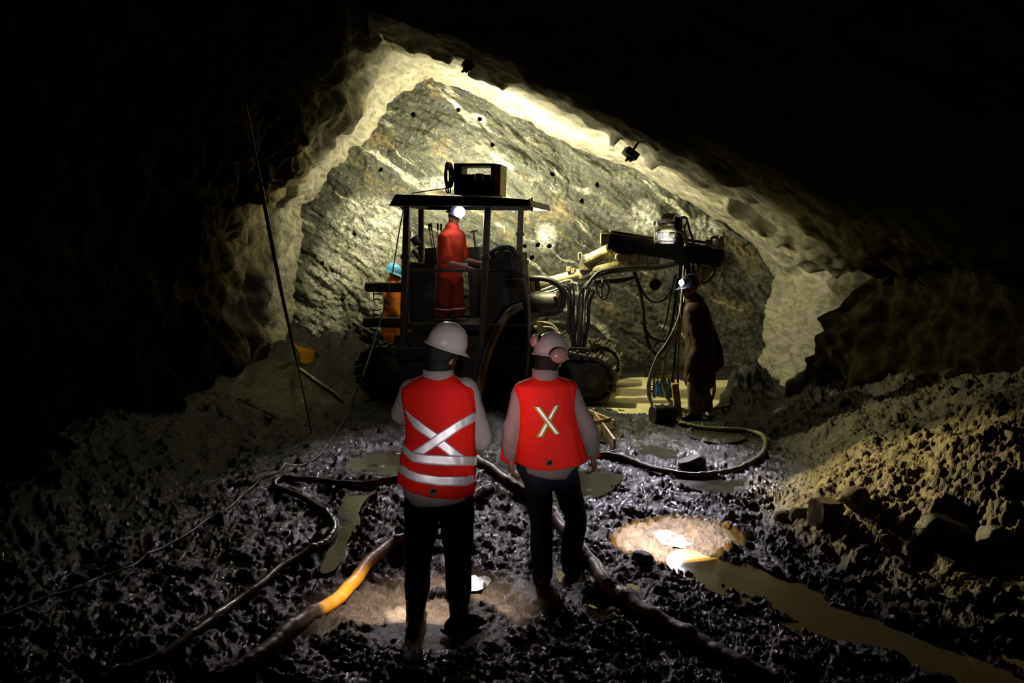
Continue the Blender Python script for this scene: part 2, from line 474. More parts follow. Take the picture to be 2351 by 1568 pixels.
def face_mat():
    t = NT('face_rock')
    s = t.dot((0.84, 0, -0.54)); u = t.dot((0.54, 0, 0.84)); y = t.dot((0, 1, 0))
    wob = t.math('MULTIPLY', t.noise(0.8, 3), 0.8)
    uu = t.math('ADD', u, wob)
    def sv(a, b): return t.comb(t.math('MULTIPLY', s, a), y, t.math('MULTIPLY', uu, b))
    base = t.ramp(t.noise(1.0, 7, 0.65, sv(0.9, 3.2), 0.4), [(0.33, (0.007, 0.008, 0.0065)), (0.48, (0.027, 0.030, 0.024)), (0.58, (0.065, 0.067, 0.052)), (0.74, (0.20, 0.20, 0.155))])
    ochre = t.ramp(t.noise(1.2, 5, 0.6, sv(0.6, 1.9)), [(0.54, 0.0), (0.66, 0.55)])
    base = t.mix(ochre, base, (0.26, 0.19, 0.07))
    # thin quartz stringers along the bedding
    q = t.ramp(t.noise(1.0, 4, 0.5, sv(0.75, 6.5), 0.3), [(0.575, 0.0), (0.63, 1.0)])
    qm = t.ramp(t.noise(1.7, 3, 0.5, sv(1.2, 2.0)), [(0.42, 0.0), (0.58, 1.0)])
    c = t.mix(t.math('MULTIPLY', q, qm), base, (0.55, 0.54, 0.44))
    # large pale quartz patch on the left of the face, and a few small ones
    def blob(px, py, rx, rz, w=1.0):
        p = W(px, py, Y_FACE)
        a = t.math('DIVIDE', t.math('ADD', t.dot((1, 0, 0)), -p.x), rx); b = t.math('DIVIDE', t.math('ADD', t.dot((0, 0, 1)), -p.z), rz)
        d = t.math('ADD', t.math('MULTIPLY', a, a), t.math('MULTIPLY', b, b))
        return t.math('MULTIPLY', t.math('SUBTRACT', 1.0, d, True), w)
    m = None
    for a in [(840,545,0.85,0.8,1.5),(770,650,0.6,0.9,1.3),(850,690,0.6,0.6,0.9),(730,740,0.5,0.5,1.0),(1255,545,0.20,0.28,1.0),(1480,500,0.3,0.35,1.2),(760,820,0.7,0.35,0.7),(1620,530,0.4,0.3,1.0),(1000,420,0.5,0.15,0.6)]:
        x = blob(*a); m = x if m is None else t.math('MAXIMUM', m, x)
    crack = t.ramp(t.noise(5.0, 7, 0.7, sv(0.9, 1.5), 0.8), [(0.36, 0.0), (0.58, 1.0)])
    c = t.mix(t.math('MULTIPLY', m, crack, True), c, (0.62, 0.63, 0.56))
    # dark joints and grit
    j = t.ramp(t.vor(2.2, sv(0.9, 2.2), 'DISTANCE_TO_EDGE'), [(0.0, 0.45), (0.035, 0.0)])
    c = t.mix(j, c, (0.02, 0.02, 0.016))
    g = t.ramp(t.noise(22, 6, 0.8), [(0.40, 0.8), (0.54, 0.0)])
    c = t.mix(g, c, (0.025, 0.026, 0.02))
    sp = t.ramp(t.noise(26, 5, 0.75), [(0.60, 0.0), (0.68, 0.75)])
    c = t.mix(sp, c, (0.5, 0.5, 0.43))
    c = t.mix(t.ramp(t.attr('hole'), [(0.3, 0.0), (0.7, 1.0)]), c, (0.004, 0.004, 0.004))  # hole interiors painted near-black to stand in for their shade
    b = t.bump(t.noise(3.5, 8, 0.7, sv(0.8, 3.0)), 0.7, 0.08)
    b = t.bump(t.noise(22, 6, 0.75), 0.6, 0.03, b)
    return t.fin(c, t.ramp(t.noise(14, 3), [(0.35, 0.28), (0.65, 0.7)]), None, b, 0.5)
wf = grid_obj('wall_back', np.stack([FX, YF, FZ], -1)[:, ::-1], face_mat(), {'hole': hole[:, ::-1]})

# ---- floor -------------------------------------------------------------
PUD = {
 'canal': [(1588,1280),(1612,1276),(1650,1286),(1731,1303),(1820,1336),(1923,1394),(2033,1437),(2131,1471),(2246,1509),(2351,1552),(2480,1600),(2600,1660),(2400,1660),(2204,1568),(2076,1518),(1948,1484),(1863,1432),(1735,1369),(1655,1336),(1590,1300)],
 'back': [(1180,872),(1300,868),(1400,872),(1480,866),(1600,876),(1690,872),(1720,885),(1690,905),(1665,925),(1620,945),(1560,955),(1480,956),(1420,950),(1350,925),(1250,905)],
 'mid': [(1262,1090),(1340,1080),(1412,1092),(1395,1112),(1350,1140),(1300,1156),(1268,1140)],
 'rut': [(1438,1343),(1468,1350),(1500,1388),(1530,1428),(1546,1446),(1520,1442),(1478,1404),(1450,1370)],
 'left': [(795,1062),(850,1040),(905,1030),(985,1040),(985,1085),(915,1096),(860,1100),(805,1092)],
 'seepA': [(1560,1092),(1640,1104),(1700,1098),(1716,1118),(1690,1134),(1620,1132),(1566,1118)],
 'seepB': [(1556,1128),(1590,1130),(1606,1142),(1590,1156),(1560,1150)],
 'seepC': [(1470,1020),(1520,1024),(1560,1040),(1540,1052),(1490,1044)],
 'seepD': [(1600,985),(1660,990),(1690,1004),(1650,1012),(1605,1002)],
 'green': [(800,1128),(852,1124),(820,1175),(800,1222),(790,1262),(770,1296),(742,1298),(766,1240),(782,1180)],
 'spot': [(1500,1216),(1540,1218),(1575,1236),(1590,1250),(1555,1246),(1520,1234)],
 'hollow': [(1268,1296),(1300,1290),(1330,1340),(1372,1396),(1400,1440),(1362,1432),(1310,1380)],
 'trickle': [(1680,1232),(1710,1240),(1760,1276),(1812,1318),(1790,1322),(1730,1284)],
 'glint': [(1368,958),(1410,966),(1416,1000),(1390,1012),(1360,990)],
 'step': [(1074,1320),(1092,1330),(1090,1342),(1076,1338)],
}
PUDW = {k: np.array([[p.x, p.y] for p in spline([Vector((G(a, b).x, G(a, b).y, 0)) for a, b in v], 5, True)]) for k, v in PUD.items()}
def sdist(poly, x, y):
    """signed distance to polygon, negative inside"""
    A = poly; B = np.roll(poly, -1, 0)
    d2 = np.full(x.shape, 1e9); ins = np.zeros(x.shape, bool)
    for (ax, ay), (bx, by) in zip(A, B):
        ex, ey = bx - ax, by - ay; wx, wy = x - ax, y - ay
        t = np.clip((wx * ex + wy * ey) / (ex * ex + ey * ey + 1e-12), 0, 1)
        d2 = np.minimum(d2, (wx - ex * t) ** 2 + (wy - ey * t) ** 2)
        c = ((ay <= y) & (by > y)) | ((by <= y) & (ay > y))
        xi = ax + (y - ay) * ex / (ey if abs(ey) > 1e-12 else 1e-12)
        ins ^= c & (x < xi)
    d = np.sqrt(d2)
    return np.where(ins, -d, d)
TOE_R = np.array([(0, 4.2), (3, 3.3), (4.4, 2.62), (5, 2.3), (5.6, 2.0), (6.3, 1.75), (7, 2.05), (8, 2.6), (9.5, 2.95), (10.5, 2.95), (11.5, 3.5), (13, 4.1), (16, 4.6)])
TOE_L = np.array([(0, -3.3), (4, -3.1), (8, -2.8), (11, -2.75), (12.5, -2.5), (13.5, -2.9), (16, -3.6)])
PADS = []                                             # flattened patches under boots and tracks
def floor_h(x, y, detail=True):
    x = np.asarray(x, float); y = np.asarray(y, float)
    xr = np.interp(y, TOE_R[:, 0], TOE_R[:, 1]); xl = np.interp(y, TOE_L[:, 0], TOE_L[:, 1])
    dr = np.maximum(0, x - xr); dl = np.maximum(0, xl - x)
    bank = sstep(0, 0.8, dr)
    flat = sstep(11.0, 12.0, y) * (1 - sstep(2.6, 3.4, x))
    k = 1 - 0.6 * flat
    h = 0.045 * fbm(x * 0.8, y * 0.8, 0.3, 3) + 0.036 * fbm(x * 2.1, y * 1.7, 2.2, 5, 0.55) * k
    clod = ridged(x * 3.1 + fbm(x * 2, y * 2) * 0.4, y * 2.6, 5.5, 3) - 0.75
    h = h + 0.022 * clod * k * (1 + 0.9 * bank)
    rut = np.sin((x * 0.75 + y * 0.35 + 0.25 * fbm(x, y, 3.3)) * 21) * sstep(-0.2, -0.9, x) * sstep(8.5, 6.5, y)
    h = h + 0.012 * rut
    al = x * 0.75 - y * 0.66; ac = x * 0.66 + y * 0.75          # smeared along the way the machines drag the mud
    nb = 1 - bank
    fine = 0.012 * fbm(x * 13, y * 13, 1.7, 3) * (1 + 0.6 * bank)
    fine = fine + nb * (0.022 * (ridged(al * 3.6 + 3, ac * 8.5, 0.2, 3) - 0.75) * k + 0.013 * (ridged(al * 13, ac * 27, 0.7, 2) - 0.6))
    fine = fine + bank * (0.022 * (ridged(x * 10, y * 10, 2.2, 3) - 0.7) + 0.020 * (ridged(x * 25, y * 25, 0.7, 2) - 0.6))
    fine = fine + 0.006 * (ridged(x * 47, y * 47, 3.7, 2) - 0.6) + 0.009 * fbm(x * 36, y * 36, 7.7, 2)
    h = h + fine
    for px, py, r in PADS:
        m = 1 - sstep(r * 0.6, r * 1.5, np.hypot(x - px, y - py)); h = h * (1 - 0.7 * m)
    h = h + 0.42 * dr ** 1.15 + 0.10 * fbm(x * 1.3, y * 1.3, 6.1, 3) * bank + 0.05 * fbm(x * 3.7, y * 3.3, 6.1, 3) * bank
    h = h + 0.55 * dl ** 1.1 + 0.12 * fbm(x * 1.5, y * 1.5, 9.1, 3) * sstep(0, 0.6, dl)
    p = W(1735, 915, 11.4)
    h = h + 0.62 * np.exp(-(((x - 3.15) / 0.42) ** 2 + ((y - 11.6) / 0.5) ** 2)) * (1 + 0.35 * fbm(x * 4, y * 4, 2.9, 3))
    h = h + 0.35 * np.exp(-(((x + 3.0) / 0.55) ** 2 + ((y - 12.6) / 0.6) ** 2))
    h = h + 0.55 * np.exp(-((y - 14.9) / 0.28) ** 2) * sstep(-1.8, -2.8, x) * (1 + 0.4 * fbm(x * 3, y * 3, 1.1, 3))
    if detail:
        jit = 0.10 * fbm(x * 3.0, y * 3.0, 4.2, 3) + 0.03 * fbm(x * 12, y * 12, 3.3, 2)
        fine = fine + 0 * x
        for k_, poly in PUDW.items():
            lo = poly.min(0) - 0.5; hi = poly.max(0) + 0.5
            m = (x > lo[0]) & (x < hi[0]) & (y > lo[1]) & (y < hi[1])
            if not m.any(): continue
            big = k_ in ('canal', 'back')
            d = sdist(poly, x[m], y[m]) + jit[m] * (0.8 if big else 0.45)
            hm = h[m]
            w_ = 0.2 if k_ == 'back' else 0.13
            out = np.maximum(hm, 0.008) * sstep(-0.02, w_, d) + (1 - sstep(-0.02, w_, d)) * (0.004 + 0.4 * np.abs(hm) + 0.06 * np.maximum(d, 0))
            keep = sstep(w_, w_ * 1.6, d)
            nw = out * (1 - keep) + hm * keep + 0.5 * fine[m] * (1 - keep) * sstep(0, 0.05, d)
            out = np.where((keep < 1) & (hm > -0.002), np.maximum(nw, 0.002), np.where(hm <= -0.002, hm, nw))
            ins = (-0.012 - 0.10 * sstep(0, 0.3, -d) + 0.12 * np.clip(hm, -0.1, 0.1)) if big else (-0.004 - 0.012 * sstep(0, 0.2, -d) + 0.42 * np.clip(hm, -0.06, 0.08))
            h[m] = np.where(d < 0, np.minimum(ins, -0.003 if big else 0.03), out)
    return h
# ================================================================== MATERIALS FOR THINGS
M = {}
M['dark_steel'] = simple('dark_steel', (0.014, 0.013, 0.011), 0.5, 0.0, 0.5, 14, 0.2, 0.4, (0.04, 0.035, 0.02), 0.3)
M['rig_paint'] = simple('soiled_rig_paint', (0.012, 0.011, 0.009), 0.55, 0.0, 0.5, 9, 0.25, 0.35, (0.03, 0.026, 0.016), 0.3)
M['post'] = simple('post_paint', (0.05, 0.042, 0.032), 0.5, 0.0, 0.4, 12, 0.2, 0.4)
M['track'] = simple('track_steel', (0.03, 0.027, 0.02), 0.5, 0.0, 0.6, 10, 0.4, 0.4, (0.10, 0.09, 0.06), 0.3)
M['boom'] = simple('dusty_cream_paint', (0.42, 0.37, 0.17), 0.55, 0.0, 0.3, 9, 0.3, 0.4, (0.16, 0.14, 0.08), 0.35)
M['bare'] = simple('scraped_steel', (0.55, 0.55, 0.52), 0.35, 0.3, 0.25, 20, 0.2, 0.5, (0.25, 0.22, 0.14), 0.3)
M['tan_box'] = simple('tan_painted_steel', (0.30, 0.22, 0.14), 0.6, 0.0, 0.3, 14, 0.2)
M['rubber'] = simple('black_rubber', (0.014, 0.014, 0.013), 0.42, 0.0, 0.4, 25, 0.1, 0.4)
M['rubber_pale'] = simple('muddy_hose_rubber', (0.23, 0.23, 0.20), 0.38, 0.0, 0.4, 10, 0.1, 0.5, (0.06, 0.06, 0.05), 0.4)
M['hose_brown'] = simple('mud_brown_hose', (0.20, 0.145, 0.095), 0.5, 0.0, 0.4, 9, 0.35, 0.5, (0.035, 0.027, 0.02), 0.35)
M['hose_tan'] = simple('light_tan_hose', (0.52, 0.36, 0.22), 0.55, 0.0, 0.25, 9, 0.3, 0.4, (0.20, 0.14, 0.09), 0.3)  # lighter tan than the other brown hoses
M['hose_black'] = simple('wet_black_hose', (0.035, 0.03, 0.028), 0.3, 0.0, 0.5, 7, 0.3, 0.5, (0.09, 0.075, 0.06), 0.1)
M['hose_olive'] = simple('olive_mud_hose', (0.13, 0.115, 0.055), 0.5, 0.0, 0.4, 7, 0.3)
M['cable'] = simple('grey_cable', (0.42, 0.4, 0.36), 0.5, 0.0, 0.5, 3, 0.1, 0.5, (0.06, 0.055, 0.05), 0.25)
M['yellow'] = simple('yellow_paint', (0.65, 0.42, 0.015), 0.45, 0.0, 0.2, 9, 0.1, 0.5, (0.2, 0.14, 0.03), 0.25)
M['blue'] = simple('blue_plastic', (0.02, 0.09, 0.28), 0.4, 0.0, 0.3, 12, 0.1)
M['wood'] = None
def wood():
    t = NT('raw_plank')
    v = t.comb(t.math('MULTIPLY', t.dot((1, 0, 0)), 6), t.math('MULTIPLY', t.dot((0, 1, 0)), 6), t.math('MULTIPLY', t.dot((0, 0, 1)), 30))
    c = t.ramp(t.noise(3, 5, 0.6, v, 1.5), [(0.3, (0.28, 0.17, 0.08)), (0.7, (0.62, 0.45, 0.26))])
    return t.fin(c, 0.65, None, t.bump(t.noise(20, 4), 0.3, 0.01))
M['wood'] = wood()
M['card'] = simple('soggy_cardboard', (0.62, 0.44, 0.20), 0.75, 0.0, 0.25, 6, 0.4, 0.3, (0.13, 0.09, 0.04), 0.35)
M['yboard'] = simple('yellow_plastic_sheet', (0.62, 0.36, 0.03), 0.5, 0.0, 0.2, 6, 0.3, 0.4)
M['pole'] = simple('dark_rod_steel', (0.025, 0.022, 0.018), 0.45, 0.2, 0.4, 12, 0.1)
M['rockA'] = simple('muck_rock', (0.20, 0.17, 0.10), 0.8, 0.0, 0.4, 6, 0.8, 0.3, (0.09, 0.075, 0.045), 0.35)
M['rockD'] = simple('wet_dark_rock', (0.035, 0.028, 0.026), 0.35, 0.0, 0.5, 8, 0.7, 0.5)
M['slabG'] = simple('grey_green_slab', (0.12, 0.125, 0.09), 0.7, 0.0, 0.3, 8, 0.5)
M['plate'] = simple('rusty_plate', (0.02, 0.018, 0.014), 0.6, 0.0, 0.4, 15, 0.2)
# people
M['skin'] = simple('skin', (0.30, 0.155, 0.10), 0.5, 0.0, 0.12, 30, 0.08, 0.4)
M['hair'] = simple('black_hair', (0.008, 0.007, 0.006), 0.5, 0.0, 0.4, 90, 0.5, 0.3)
def fabric(name, col, rough=0.85, var=0.12, spec=0.2, weave=220):
    t = NT(name)
    c = t.ramp(t.noise(5, 4), [(0.3, [x * (1 - var) for x in col]), (0.7, [min(1, x * (1 + var)) for x in col])])
    b = t.bump(t.noise(9, 3), 0.12, 0.03)
    b = t.bump(t.noise(weave, 2), 0.18, 0.003, b)
    return t.fin(c, rough, None, b, spec)
M['vestA'] = fabric('red_vest_cloth', (0.62, 0.008, 0.006), 0.8, 0.06)
M['vestB'] = fabric('orange_red_vest_mesh', (0.88, 0.022, 0.012), 0.75, 0.05)
M['shirt'] = fabric('grey_shirt_cloth', (0.25, 0.215, 0.205), 0.85, 0.08)
M['trou'] = fabric('black_trousers_cloth', (0.006, 0.006, 0.007), 0.85, 0.3)
M['jean'] = fabric('dark_denim', (0.012, 0.02, 0.04), 0.85, 0.3)
M['boot'] = simple('black_rubber_boot', (0.008, 0.008, 0.008), 0.4, 0.0, 0.3, 12, 0.1, 0.4)
M['sole'] = simple('amber_boot_sole', (0.5, 0.22, 0.02), 0.6, 0.0, 0.3, 20, 0.2)
M['helmA'] = simple('white_helmet_shell', (0.46, 0.395, 0.38), 0.3, 0.0, 0.07, 8, 0.03, 0.5)
M['helmK'] = simple('dark_helmet_shell', (0.035, 0.04, 0.06), 0.35, 0.0, 0.2, 8, 0.03, 0.5)
M['helmB'] = simple('blue_helmet_shell', (0.10, 0.42, 0.72), 0.3, 0.0, 0.1, 8, 0.03, 0.5)
M['muff'] = simple('dusty_pink_earmuff', (0.38, 0.22, 0.18), 0.35, 0.0, 0.15, 18, 0.05, 0.5)
M['blackp'] = simple('black_plastic', (0.008, 0.008, 0.008), 0.4, 0.0, 0.2, 30, 0.0)
M['opshirt'] = fabric('orange_red_tshirt', (0.62, 0.055, 0.02), 0.85, 0.08)
M['optrou'] = fabric('dark_red_trousers', (0.20, 0.025, 0.012), 0.85, 0.15)
M['parka'] = fabric('dark_brown_parka', (0.05, 0.024, 0.012), 0.7, 0.3)
M['mudtrou'] = fabric('muddy_trousers', (0.22, 0.16, 0.10), 0.85, 0.3)
M['hivis'] = fabric('orange_jacket_cloth', (0.85, 0.26, 0.01), 0.75, 0.08)
M['strap'] = fabric('dark_strap_webbing', (0.05, 0.045, 0.035), 0.8, 0.2)
def retro():
    t = NT('silver_reflective_tape')
    t.fin((0.92, 0.86, 0.89), t.ramp(t.noise(40, 3), [(0.3, 0.52), (0.7, 0.58)]), 0.7, t.bump(t.noise(7, 3), 0.10, 0.03), 0.5)
    return t.mat
M['retro'] = retro()
M['limetape'] = fabric('lime_yellow_tape', (0.50, 0.42, 0.02), 0.7, 0.08)
M['tag'] = fabric('grey_garment_tag', (0.13, 0.105, 0.07), 0.8, 0.1)
M['tagink'] = fabric('black_tag_print', (0.006, 0.006, 0.006), 0.8, 0.1)
def glow(name, col, st):
    t = NT(name)
    t.l.new(t.tc.outputs['Object'], t.noise(1.0).node.inputs['Vector'])
    return t.fin((0.9, 0.9, 0.9), 0.2, None, None, None, col, st)
M['lampW'] = glow('cool_lamp_lens', (0.9, 0.87, 1.0), 60)
M['lampY'] = glow('warm_lamp_lens', (1.0, 0.85, 0.4), 20)
# ================================================================== DRILL RIG
P0 = G(812, 913); P1 = G(1412, 934)
U = (P1 - P0); U.z = 0; RL = U.length; U.normalize()
N = Vector((-U.y, U.x, 0)); Zv = Vector((0, 0, 1))
def R(px, py, v=0.0):
    d = ray(px, py); o = P0 + N * v - CAM
    return CAM + d * ((o.x * N.x + o.y * N.y) / (d.x * N.x + d.y * N.y))
def rig(u, v, w): return P0 + U * u + N * v + Zv * w
AX = (U, N, Zv)
rc = rig(RL / 2, 0.9, 0)
RIG = empty('drill_rig', (rc.x, rc.y, 0), 'dark tracked drilling rig with canopy and jointed boom in front of the rock face', 'drilling rig')
def pp(mb, pts, v0, v1): return mb.prism([R(x, y, v0) for x, y in pts], N * (v1 - v0))

def hullpath(circs):
    pts = []
    for (u, w, r) in circs:
        for k in range(48):
            a = 2 * math.pi * k / 48; pts.append((u + r * math.cos(a), w + r * math.sin(a)))
    pts = sorted(set(pts))
    def half(ps):
        h = []
        for p in ps:
            while len(h) >= 2 and (h[-1][0]-h[-2][0])*(p[1]-h[-2][1]) - (h[-1][1]-h[-2][1])*(p[0]-h[-2][0]) <= 0: h.pop()
            h.append(p)
        return h
    a = half(pts); b = half(pts[::-1])
    return a[:-1] + b[:-1]
def track(v0, v1):
    H = hullpath([(0.38, 0.37, 0.33), (RL - 1.0, 0.56, 0.20), (RL - 0.32, 0.34, 0.29), (RL - 0.6, 0.29, 0.24)])
    L = [0]
    for i in range(len(H)): L.append(L[-1] + math.dist(H[i], H[(i+1) % len(H)]))
    nsh = 60; mb = MB()
    for k in range(nsh):
        s = L[-1] * k / nsh; i = max(j for j in range(len(H)) if L[j] <= s)
        f = (s - L[i]) / max(1e-9, L[i+1] - L[i]); a, b = H[i], H[(i+1) % len(H)]
        c = (a[0] + (b[0]-a[0])*f, a[1] + (b[1]-a[1])*f); t = Vector((b[0]-a[0], b[1]-a[1])); t.normalize()
        T = U * t.x + Zv * t.y; O = U * t.y - Zv * t.x
        ctr_ = rig(c[0], (v0+v1)/2, c[1])
        step = L[-1] / nsh
        mb.box(ctr_ + O * 0.012, (step * 0.94, v1 - v0, 0.035), (T, N, O), 0.004)
        mb.box(ctr_ + O * 0.042, (0.022, v1 - v0, 0.04), (T, N, O), 0.005)
        mb.box(ctr_ - O * 0.03, (step * 0.6, (v1 - v0) * 0.3, 0.05), (T, N, O))
    tr = mb.build('track', M['track'], RIG)
    f = MB(); f.prism([rig(0.35, v0+0.08, 0.30), rig(RL-0.3, v0+0.08, 0.27), rig(RL-0.3, v0+0.08, 0.42), rig(RL-0.7, v0+0.08, 0.55), rig(0.9, v0+0.08, 0.52), rig(0.35, v0+0.08, 0.46)], N * (v1 - v0 - 0.16))
    f.prism([rig(RL-0.75, v0+0.02, 0.14), rig(RL-0.16, v0+0.02, 0.16), rig(RL-0.10, v0+0.02, 0.40), rig(RL-0.25, v0+0.02, 0.52), rig(RL-0.75, v0+0.02, 0.60)], N * (v1 - v0 - 0.04)); f.build('track_frame', M['rig_paint'], tr)
    def wheel(name, u, w, r, hub):
        m = MB(); m.cyl(rig(u, v0+0.05, w), rig(u, v1-0.05, w), r, n=28, ch=0.02); m.cyl(rig(u, v0, w), rig(u, v1, w), hub, n=18)
        for k in range(8):
            a = 2*math.pi*k/8; m.cyl(rig(u+math.cos(a)*hub*1.6, v0+0.03, w+math.sin(a)*hub*1.6), rig(u+math.cos(a)*hub*1.6, v0+0.06, w+math.sin(a)*hub*1.6), 0.018, n=8)
        m.build(name, M['track'], tr, smooth=True)
    wheel('idler_wheel', 0.38, 0.37, 0.29, 0.09); wheel('sprocket', RL - 0.32, 0.34, 0.25, 0.10)
    for k in range(6): wheel('track_roller', 0.85 + k * (RL - 1.6) / 5, 0.16, 0.09, 0.04)
track(0.0, 0.42); track(1.45, 1.87)
PADS += [(rig(u_, v_, 0).x, rig(u_, v_, 0).y, 0.35) for u_ in np.linspace(0.3, RL - 0.3, 8) for v_ in (0.2, 1.66)]

m = MB()                                              # chassis with side skirt
pp(m, [(866,800),(1290,806),(1290,840),(1238,886),(1180,906),(1000,906),(880,896)], 0.46, 1.42)
pp(m, [(905,770),(1235,770),(1240,806),(900,806)], 0.10, 1.50)
pp(m, [(1060,800),(1232,800),(1240,880),(1210,909),(1078,909),(1050,880)], 0.02 - 0.10, 0.0 - 0.02)
m.build('chassis', M['rig_paint'], RIG)
m = MB(); pp(m, [(921,743),(1220,748),(1220,760),(921,757)], 0.08, 1.75); dk = m.build('deck', M['rig_paint'], RIG)
m = MB()                                              # engine housing to the right of the operator
pp(m, [(1112,642),(1206,640),(1212,668),(1212,745),(1112,745)], 0.42, 1.45)
pp(m, [(1128,585),(1150,574),(1196,580),(1200,642),(1122,642)], 0.7, 1.2)
for k in range(7): pp(m, [(1118, 660 + k*11), (1160, 660 + k*11), (1160, 665 + k*11), (1118, 665 + k*11)], 0.39, 0.43)
m.box(R(1186, 690, 0.40), (0.12, 0.05, 0.3), AX, 0.01)
eng = m.build('engine_housing', M['rig_paint'], RIG)
m = MB()                                              # hoses and fittings on the engine
for (pts, r) in [([(1112,590),(1140,572),(1172,570),(1190,588)],0.035),([(1120,600),(1135,585),(1150,606)],0.03),([(1160,582),(1172,590),(1176,612)],0.03),([(1108,622),(1150,620),(1192,628)],0.02)]:
    m.tube([R(x, y, 0.66) for x, y in pts], r, 12)
for x in (1126, 1142, 1158, 1174): m.cyl(R(x, 585, 0.8), R(x, 640, 0.8), 0.035, n=14)
m.build('engine_pipes', M['rubber'], RIG, smooth=True)
m = MB()                                              # seat / control console behind the operator
pp(m, [(938,612),(946,604),(998,606),(998,742),(938,742)], 0.75, 1.45)
pp(m, [(976,570),(1000,568),(1004,608),(974,608)], 0.85, 1.3)
pp(m, [(925,640),(938,640),(938,742),(921,742)], 0.60, 1.2)
m.build('rear_console', M['rig_paint'], RIG)
m = MB(); pp(m, [(1072,568),(1100,566),(1104,648),(1100,742),(1078,742),(1076,650)], 1.2, 1.5); m.build('control_console', M['rig_paint'], RIG)
for (x0, y0, x1, y1) in [(984,514,993,562),(989,513,998,560),(1005,513,1006,560),(1013,514,1012,560)]:
    m = MB(); a, b = R(x1, y1+12, 1.1), R(x0, y0, 1.1); m.cyl(a, b, 0.007, n=8); m.cyl(b.lerp(a, 0.25), b, 0.014, 0.017, n=10); m.build('control_lever', M['dark_steel'], RIG, smooth=True)
m = MB(); m.cyl(R(1092,572,1.15), R(1087,532,1.15), 0.013, n=8); m.beam(R(1080,533,1.15), R(1096,530,1.15), 0.03, 0.03); m.build('cross_handle', M['dark_steel'], RIG)
m = MB(); m.tube([R(942,612,0.62), R(942,604,0.62), R(958,604,0.62), R(958,612,0.62)], 0.009, 8, 4); m.build('grab_handle', M['dark_steel'], RIG, smooth=True)
m = MB(); m.beam(R(935,621,0.30), R(1108,621,0.30), 0.05, 0.05, None, 0.008); m.beam(R(938,621,0.34), R(938,745,0.34), 0.04, 0.04); m.build('guard_rail', M['post'], RIG)
m = MB(); m.cyl(R(950,545,0.75), R(960,562,0.75), 0.07, 0.055, n=18, ch=0.01); m.cyl(R(948,575,0.75), R(966,598,0.75), 0.03, n=12); m.tube([R(943,530,0.75), R(941,560,0.75), R(943,585,0.75), R(950,590,0.75)], 0.006, 6); m.build('work_light', M['dark_steel'], RIG, smooth=True)

# canopy
m = MB()
near = [R(893,472,-0.05), R(1220,474,-0.05), R(1216,459,-0.05), R(1150,453,-0.05), R(908,446,-0.05)]
m.prism(near, N * 0.03)
far = [p + N * 1.75 for p in near]; m.prism(far, N * 0.03)
a, b = R(908,446,-0.05), R(1150,453,-0.05); c = R(1216,459,-0.05)
m.prism([a, b, b - Zv*0.03, a - Zv*0.03], N * 1.78); m.prism([b, c, c - Zv*0.03, b - Zv*0.03], N * 1.78)
l0, l1 = R(893,472,-0.05), R(908,446,-0.05); m.prism([l0, l1, l1 + U*0.03, l0 + U*0.03], N * 1.78)
r0, r1 = R(1220,474,-0.05), R(1216,459,-0.05); m.prism([r0, r1, r1 - U*0.03, r0 - U*0.03], N * 1.78)
for k in range(2): m.beam(R(900, 468, 0.3 + 1.1*k), R(1214, 470, 0.3 + 1.1*k), 0.04, 0.05)
m.build('canopy_roof', M['rig_paint'], RIG)
for (x0, y0, x1, y1, v, w) in [(935,474,925,800,0.06,0.085),(967,474,966,745,1.45,0.075),(1120,476,1106,800,0.06,0.082),(1196,476,1190,650,1.2,0.078)]:
    m = MB(); m.beam(R(x0,y0,v), R(x1,y1,v), w, w, N, 0.008)
    q = R(x0,y0,v).lerp(R(x1,y1,v), 0.35); m.box(q, (w+0.03, w+0.03, 0.05), AX, 0.005)
    m.cyl(q - N*0.08, q + N*0.08, 0.015, n=8)
    m.build('canopy_post', M['post'], RIG)
# rear jack cylinders
for (x0, x1, y, r, hb) in [(840,930,659,0.069,(858,672)),(836,930,740,0.073,(858,726))]:
    m = MB(); a, b = R(x0, y-0.5, 0.25), R(x1, y+1, 0.25); m.cyl(a, b, r, n=24, ch=0.012); m.cyl(a + U*0.07, a + U*0.075, r+0.004, n=24); cy = m.build('jack_cylinder', M['dark_steel'], RIG, smooth=True)
    sg = 1 if hb[1] > y else -1
    h = MB()
    for k in (5, 17): h.tube([R(hb[0], y+sg*(11+k), 0.22), R(hb[0]+8, y+sg*(10.5+k), 0.22), R(hb[0]+19, y+sg*(13+k), 0.22)], 0.008, 8, 3)
    h.cyl(R(hb[0], y+sg*9, 0.22), R(hb[0], y+sg*30, 0.22), 0.009, n=8)
    h.build('step_bracket', M['dark_steel'], cy, smooth=True)
# right-hand side: air receiver, guards, pipes
m = MB(); m.cyl(R(1208,694,0.45), R(1284,694,0.45), 0.145, n=30, ch=0.03); m.cyl(R(1226,694,0.45), R(1228,694,0.45), 0.152, n=30); m.build('air_receiver', M['rig_paint'], RIG, smooth=True)
m = MB(); m.tube([R(*p, 0.20) for p in [(1205,640),(1240,639),(1270,646),(1289,664),(1293,690),(1288,708),(1272,718),(1236,722)]], 0.038, 12); m.cyl(R(1232,642,0.20), R(1236,668,0.20), 0.035, n=10); m.build('guard_bar', M['rig_paint'], RIG, smooth=True)
m = MB(); m.tube([R(*p, 0.3) for p in [(1200,752),(1240,752),(1266,753),(1284,768)]], 0.03, 12); m.tube([R(*p, 0.3) for p in [(1245,740),(1265,745),(1280,758)]], 0.02, 10); m.cyl(R(1240,738,0.3), R(1240,760,0.3), 0.05, n=12); m.build('lower_pipe', M['boom'], RIG, smooth=True)
